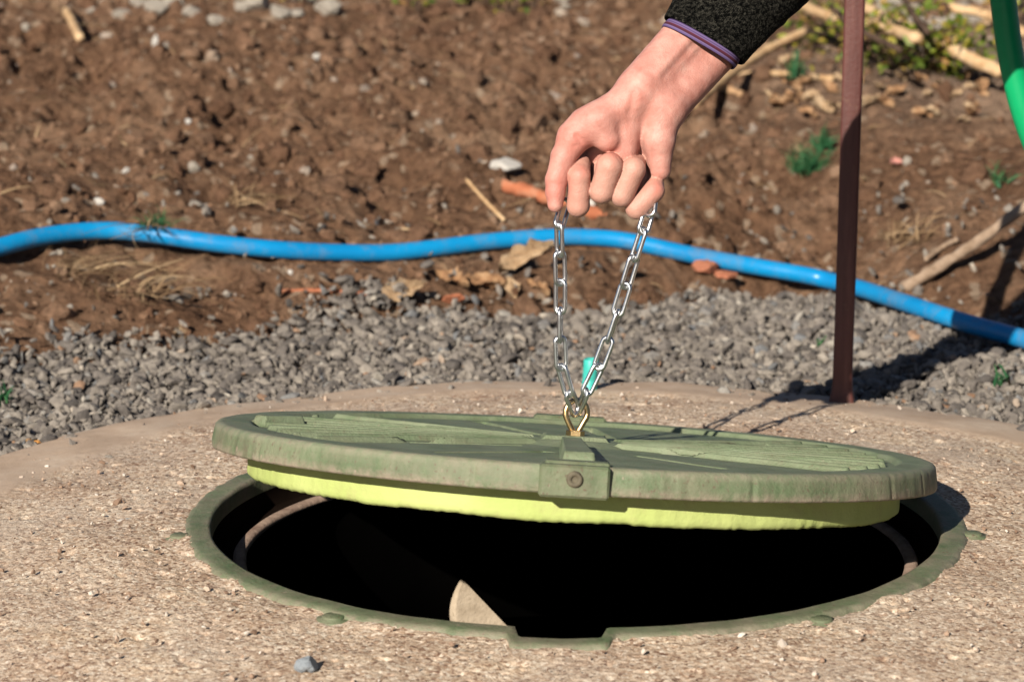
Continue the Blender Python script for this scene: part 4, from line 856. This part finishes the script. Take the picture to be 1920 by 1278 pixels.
# colour from nearness to the pressed fingers
ix = np.clip(((HV - [a[0] for a in ax_]) / ST).round().astype(int), 0, np.array(sd_all.shape) - 1).T
pale = np.clip(1 - (ff - sd_all)[tuple(ix)] / 2.0, 0, 1); tipred = np.zeros(len(HV))
for c_, r_ in ((H(1086, 322, 18), 8), (H(1228, 352, 10), 9), (H(1092, 280, 18), 10), (H(1070, 268, 15), 14), (H(1040, 350, 12), 16), (H(1150, 288, 16), 10), (H(1190, 187, 22), 7)):
    tipred = np.maximum(tipred, np.exp(-(np.linalg.norm(HV - c_, axis=1) / r_) ** 2))
HWV = hand_world(HV)
# coarse rest of the body: head, neck and the other hand
B0 = np.array([0.30, -0.50, 0.50]); STB = 0.006
axb = [np.arange(0.26, 0.86, STB), np.arange(-0.46, 0.10, STB), np.arange(0.46, 1.22, STB)]
BP = np.stack(np.meshgrid(*axb, indexing='ij'), -1).astype(np.float32)
HC = np.array([0.50, -0.15, 1.03])           # head centre, face towards -X and down
hd = np.linalg.norm((BP - HC) / [0.098, 0.076, 0.112], axis=-1); hd = (hd - 1) * 0.085
hd = smin(hd, rcone(BP, HC + [-0.05, 0, -0.07], HC + [-0.075, 0, -0.095], 0.045, 0.03), 0.03)
hd = smin(hd, rcone(BP, HC + [-0.093, 0, 0.015], HC + [-0.116, 0, -0.025], 0.009, 0.015), 0.012)
hd = smin(hd, rcone(BP, HC + [-0.085, -0.025, -0.062], HC + [-0.085, 0.025, -0.062], 0.009, 0.009), 0.008)
for s_ in (-1, 1):
    e_, _ = segd(BP, HC + [-0.095, 0.03 * s_ - 0.01, 0.012], HC + [-0.095, 0.03 * s_ + 0.01, 0.012]); hd = hd + 0.010 * np.exp(-(e_ / 0.014) ** 2)
    hd = smin(hd, rcone(BP, HC + [0.01, 0.078 * s_, 0.02], HC + [0.005, 0.080 * s_, -0.025], 0.016, 0.011), 0.006)
hd = smin(hd, rcone(BP, HC + [0.03, 0, -0.06], HC + [0.12, 0, -0.17], 0.055, 0.062), 0.03)
lh = rcone(BP, (0.60, -0.40, 0.56), (0.545, -0.385, 0.565), 0.028, 0.034)
for k in range(4):
    y0 = -0.42 + 0.021 * k; lh = smin(lh, rcone(BP, (0.53, y0, 0.57), (0.475 + 0.006 * abs(k - 1), y0, 0.555), 0.0105, 0.0095), 0.006); lh = smin(lh, rcone(BP, (0.475 + 0.006 * abs(k - 1), y0, 0.555), (0.455, y0, 0.525), 0.0095, 0.008), 0.004)
lh = smin(lh, rcone(BP, (0.56, -0.345, 0.565), (0.51, -0.325, 0.55), 0.014, 0.010), 0.008)
BVx, BFx = surface_nets(hd, np.array([a[0] for a in axb]), STB); BVy, BFy = surface_nets(lh, np.array([a[0] for a in axb]), STB)
q = NB('skin', 0.5, 0.35)
base = q.ramp(q.noise(70, 5, 0.65), [(0.3, (0.43, 0.18, 0.14)), (0.5, (0.50, 0.235, 0.19)), (0.7, (0.55, 0.30, 0.245))])
base = q.mix(q.math('MULTIPLY', q.attr('pale', 'Fac'), 0.6), base, q.ramp(q.noise(60, 4), [(0.3, (0.46, 0.24, 0.175)), (0.7, (0.52, 0.305, 0.235))]))
base = q.mix(q.math('MULTIPLY', q.attr('flush', 'Fac'), 0.75), base, (0.50, 0.165, 0.125))
base = q.mix(q.math('MULTIPLY', q.ramp(q.noise(22, 4), [(0.5, 0.0), (0.7, 1.0)]), 0.3), base, (0.53, 0.24, 0.19))
q.col(base); q.b.inputs['Subsurface Weight'].default_value = 0.05; q.b.inputs['Subsurface Radius'].default_value = (0.008, 0.003, 0.0015); q.b.inputs['Subsurface Scale'].default_value = 0.6
q.bump(q.math('ADD', q.math('MULTIPLY', q.voro(900), 0.6), q.math('ADD', q.noise(350, 4, 0.7), q.math('MULTIPLY', q.noise(110, 4, 0.65, dist=1.5), 1.5))), 0.4, 0.0009); M['skin'] = q.m
person = mesh_np('person', HWV, HF, M['skin'])
tag(person, 'person in a dark jacket reaching down to pull the chain with a closed fist', 'person')
for nm, va in (('pale', pale), ('flush', tipred)):
    at = person.data.attributes.new(nm, 'FLOAT', 'POINT'); at.data.foreach_set('value', va.astype(np.float32))
mesh_np('head', BVx, BFx, M['skin'], person); mesh_np('resting_hand', BVy, BFy, M['skin'], person)
# sleeve: rings given by centre, half width across the picture, half depth, direction of width
def HW(px, py, c): return hand_world(np.array([H(px, py, c)]))[0]
def sleeve(name, rings, mat, nring, thick, wrink, hemturn=True, nseg=96):
    R_ = spline(np.array([[*c, *w_, *d_] for c, w_, d_ in rings]), nring); a = np.linspace(0, 2 * pi, nseg, endpoint=False)
    C, W_, D_ = R_[:, :3], R_[:, 3:6], R_[:, 6:9]
    cs_ = np.sign(np.cos(a)) * np.abs(np.cos(a)) ** 0.78; sn_ = np.sign(np.sin(a)) * np.abs(np.sin(a)) ** 0.78; al = np.concatenate([[0], np.cumsum(np.linalg.norm(np.diff(C, axis=0), axis=1))])[:, None]
    wr_ = 1 + wrink * np.clip(al / 0.03, 0.1, 1) * (fbm2(al * 34 + np.cos(a) * 1.6 + 9, np.sin(a) * 1.6 + al * 10 + 9, 3, 5) * 2)
    out = C[:, None] + (W_[:, None] * cs_[None, :, None] + D_[:, None] * sn_[None, :, None]) * wr_[..., None]
    inn = C[:, None] + (W_[:, None] * cs_[None, :, None] + D_[:, None] * sn_[None, :, None]) * (wr_ - thick)[..., None]
    tdir = (C[1] - C[0]) / np.linalg.norm(C[1] - C[0])
    seq = [inn[min(nring - 1, 10)], inn[4], inn[0], (inn[0] * 0.75 + out[0] * 0.25) - tdir * 0.0012, (inn[0] * 0.25 + out[0] * 0.75) - tdir * 0.0012] + [out[k] for k in range(nring)]
    V = np.concatenate(seq); o = mesh_np(name, V, grid_faces(len(seq), nseg, True), M[mat], person)
    va = np.concatenate([[0, 0, 0, 0, 0], al[:, 0]]); at = o.data.attributes.new('along', 'FLOAT', 'POINT'); at.data.foreach_set('value', np.repeat(va, nseg).astype(np.float32))
    at = o.data.attributes.new('around', 'FLOAT', 'POINT'); at.data.foreach_set('value', np.tile(a, len(seq)).astype(np.float32)); return o
q = NB('dark_tweed', 0.95, 0.15)
al = q.attr('along', 'Fac'); ar = q.attr('around', 'Fac')
def sinw(v, f_): return q.math('SINE', q.math('MULTIPLY', v, f_), 0.0)
weave = q.math('MULTIPLY', sinw(al, 2 * pi * 620), sinw(ar, 170))
cw = q.ramp(q.math('ADD', q.math('MULTIPLY', weave, 0.10), q.noise(300, 4, 0.9)), [(0.42, (0.0008, 0.0008, 0.0008)), (0.52, (0.006, 0.006, 0.005)), (0.64, (0.085, 0.08, 0.065))])
lf = q.ramp(q.math('ABSOLUTE', q.math('ADD', q.math('SUBTRACT', ar, 4.55), q.math('MULTIPLY', q.noise(300, 3), 0.10))), [(0.06, 1.0), (0.14, 0.0)])
cw = q.mix(q.math('MULTIPLY', lf, q.ramp(q.noise(700, 2), [(0.42, 0.0), (0.58, 0.8)])), cw, (0.22, 0.06, 0.025))
q.col(cw); q.bump(q.math('ADD', weave, q.noise(1200, 3, 0.8)), 0.8, 0.0012); q.b.inputs['Specular IOR Level'].default_value = 0.05; M['tweed'] = q.m
q = NB('jacket_cloth', 0.95, 0.15); q.col(q.ramp(q.noise(900, 3, 0.8), [(0.3, (0.008, 0.008, 0.008)), (0.7, (0.045, 0.043, 0.038))])); M['cloth'] = q.m
q = NB('striped_cuff', 0.85, 0.2)
q.col(q.ramp(q.math('MULTIPLY', q.attr('along', 'Fac'), 90.0), [(0.0, (0.09, 0.06, 0.15)), (0.10, (0.17, 0.125, 0.26)), (0.20, (0.05, 0.012, 0.022)), (0.40, (0.085, 0.02, 0.034)), (0.47, (0.14, 0.10, 0.22)), (0.56, (0.06, 0.03, 0.09)), (0.66, (0.15, 0.11, 0.24)), (0.8, (0.03, 0.015, 0.05))])); q.bump(q.noise(1500, 2), 0.4, 0.0004)
M['cuff'] = q.m
def wv_(px, py, c0, hw_mm, dirx, diry, hd_mm):
    """ring from centre (photo px, depth mm), half width in mm along (dirx,diry) in the picture plane, half depth"""
    n_ = math.hypot(dirx, diry); W_ = (RT * dirx - UP * diry) / n_ * hw_mm / 1000; D_ = -FW * hd_mm / 1000; return (HW(px, py, c0), W_, D_)
ELB = np.array([0.315, 0.125, 0.605]); SHO = np.array([0.60, 0.02, 0.83])
rings = [wv_(1326, 67, -31, 42.5, .86, .51, 36), wv_(1353, 28, -44, 45, .87, .49, 38), wv_(1390, -22, -55, 51, .85, .53, 43), wv_(1452, -95, -70, 55, .80, .60, 47)]
def wring(c, t_, r_, dep):
    t_ = np.array(t_, float); t_ /= np.linalg.norm(t_); D_ = np.array([0, -1.0, 0]); D_ = D_ - t_ * (D_ @ t_); D_ /= np.linalg.norm(D_); W_ = np.cross(t_, D_); 
    if W_[0] < 0: W_ = -W_
    return (np.array(c), W_ * r_, D_ * dep)
rings += [wring(ELB, (0.8, 0, 0.75), 0.062, 0.056), wring(ELB * 0.5 + SHO * 0.5, (0.8, 0, 0.6), 0.068, 0.064), wring(SHO, (0.8, -0.1, 0.5), 0.082, 0.075)]
sleeve('jacket_sleeve', rings, 'tweed', 110, 0.05, 0.045)
cr = [wv_(1314, 82, -27, 38.4, .865, .50, 32.5), wv_(1319, 75, -29, 38.4, .865, .50, 32.5), wv_(1336, 52, -33, 36, .87, .49, 33)]
cu = sleeve('shirt_cuff', cr, 'cuff', 24, 0.04, 0.004)
# jacket, trousers, boots, hair (outside the picture, to the right)
def soft(name, fn, lo, hi, st, mat, wr=0.006):
    ax2 = [np.arange(lo[i], hi[i], st) for i in range(3)]; P2 = np.stack(np.meshgrid(*ax2, indexing='ij'), -1).astype(np.float32)
    d_ = fn(P2) + wr * vn3(P2[..., 0] * 14 + 20, P2[..., 1] * 14 + 20, P2[..., 2] * 14 + 20); V, F = surface_nets(d_, np.array([a[0] for a in ax2]), st); return mesh_np(name, V, F, M[mat], person)
def jacket(P):
    d_ = smin(rcone(P, (0.66, -0.02, 0.83), (0.66, -0.28, 0.83), 0.085, 0.085), rcone(P, (0.72, -0.15, 0.80), (1.02, -0.15, 0.52), 0.14, 0.15), 0.12)
    d_ = smin(d_, rcone(P, (0.80, -0.06, 0.74), (1.02, -0.05, 0.50), 0.10, 0.115), 0.08); d_ = smin(d_, rcone(P, (0.80, -0.24, 0.74), (1.02, -0.25, 0.50), 0.10, 0.115), 0.08)
    d_ = smin(d_, rcone(P, (0.63, -0.32, 0.80), (0.74, -0.43, 0.60), 0.075, 0.062), 0.05); d_ = smin(d_, rcone(P, (0.74, -0.43, 0.60), (0.615, -0.405, 0.565), 0.058, 0.044), 0.03)
    return smin(d_, rcone(P, (0.62, -0.15, 0.90), (0.66, -0.15, 0.86), 0.072, 0.08), 0.03)
soft('jacket', jacket, (0.45, -0.56, 0.28), (1.25, 0.16, 1.02), 0.011, 'cloth')
def trousers(P):
    d_ = None
    for s_ in (0.10, -0.40):
        h_ = -0.05 if s_ > 0 else -0.25
        a = smin(rcone(P, (1.02, h_, 0.40), (0.68, s_, 0.47), 0.115, 0.075), rcone(P, (0.68, s_, 0.47), (0.86, s_, 0.06), 0.072, 0.055), 0.03); d_ = a if d_ is None else smin(d_, a, 0.04)
    return smin(d_, rcone(P, (1.03, -0.07, 0.42), (1.03, -0.23, 0.42), 0.135, 0.135), 0.06)
q = NB('blue_denim', 0.9, 0.2); q.col(q.ramp(q.noise(500, 3, 0.8), [(0.3, (0.02, 0.03, 0.06)), (0.7, (0.06, 0.085, 0.14))])); M['denim'] = q.m
q = NB('boot_leather', 0.6, 0.3); q.col(q.ramp(q.noise(40, 4), [(0.3, (0.03, 0.018, 0.012)), (0.7, (0.07, 0.045, 0.03))])); M['boot'] = q.m
q = NB('dark_hair', 0.6, 0.3); q.col((0.03, 0.02, 0.014)); M['hair'] = q.m
soft('trousers', trousers, (0.55, -0.55, 0.00), (1.22, 0.24, 0.62), 0.011, 'denim')
for s_ in (0.10, -0.40):
    soft('boot', lambda P: np.maximum(smin(smin(rcone(P, (0.87, s_, 0.09), (0.88, s_, 0.0), 0.058, 0.055), rcone(P, (0.88, s_, 0.0), (0.70, s_, -0.015), 0.05, 0.042), 0.03), rcone(P, (0.70, s_, -0.015), (0.68, s_, -0.02), 0.042, 0.038), 0.02), -0.045 - P[..., 2]), (0.58, s_ - 0.10, -0.08), (0.98, s_ + 0.10, 0.17), 0.009, 'boot', 0.002)
soft('hair', lambda P: np.maximum((np.linalg.norm((P - HC - [0.012, 0, 0.014]) / [0.104, 0.084, 0.114], axis=-1) - 1) * 0.09, np.maximum(-(P[..., 2] - HC[2] - 0.0 + 0.0) - 0.03, -(P[..., 0] - HC[0]) - 0.055 - 0.55 * (P[..., 2] - HC[2] - 0.05))), HC - 0.15, HC + 0.15, 0.007, 'hair', 0.012)
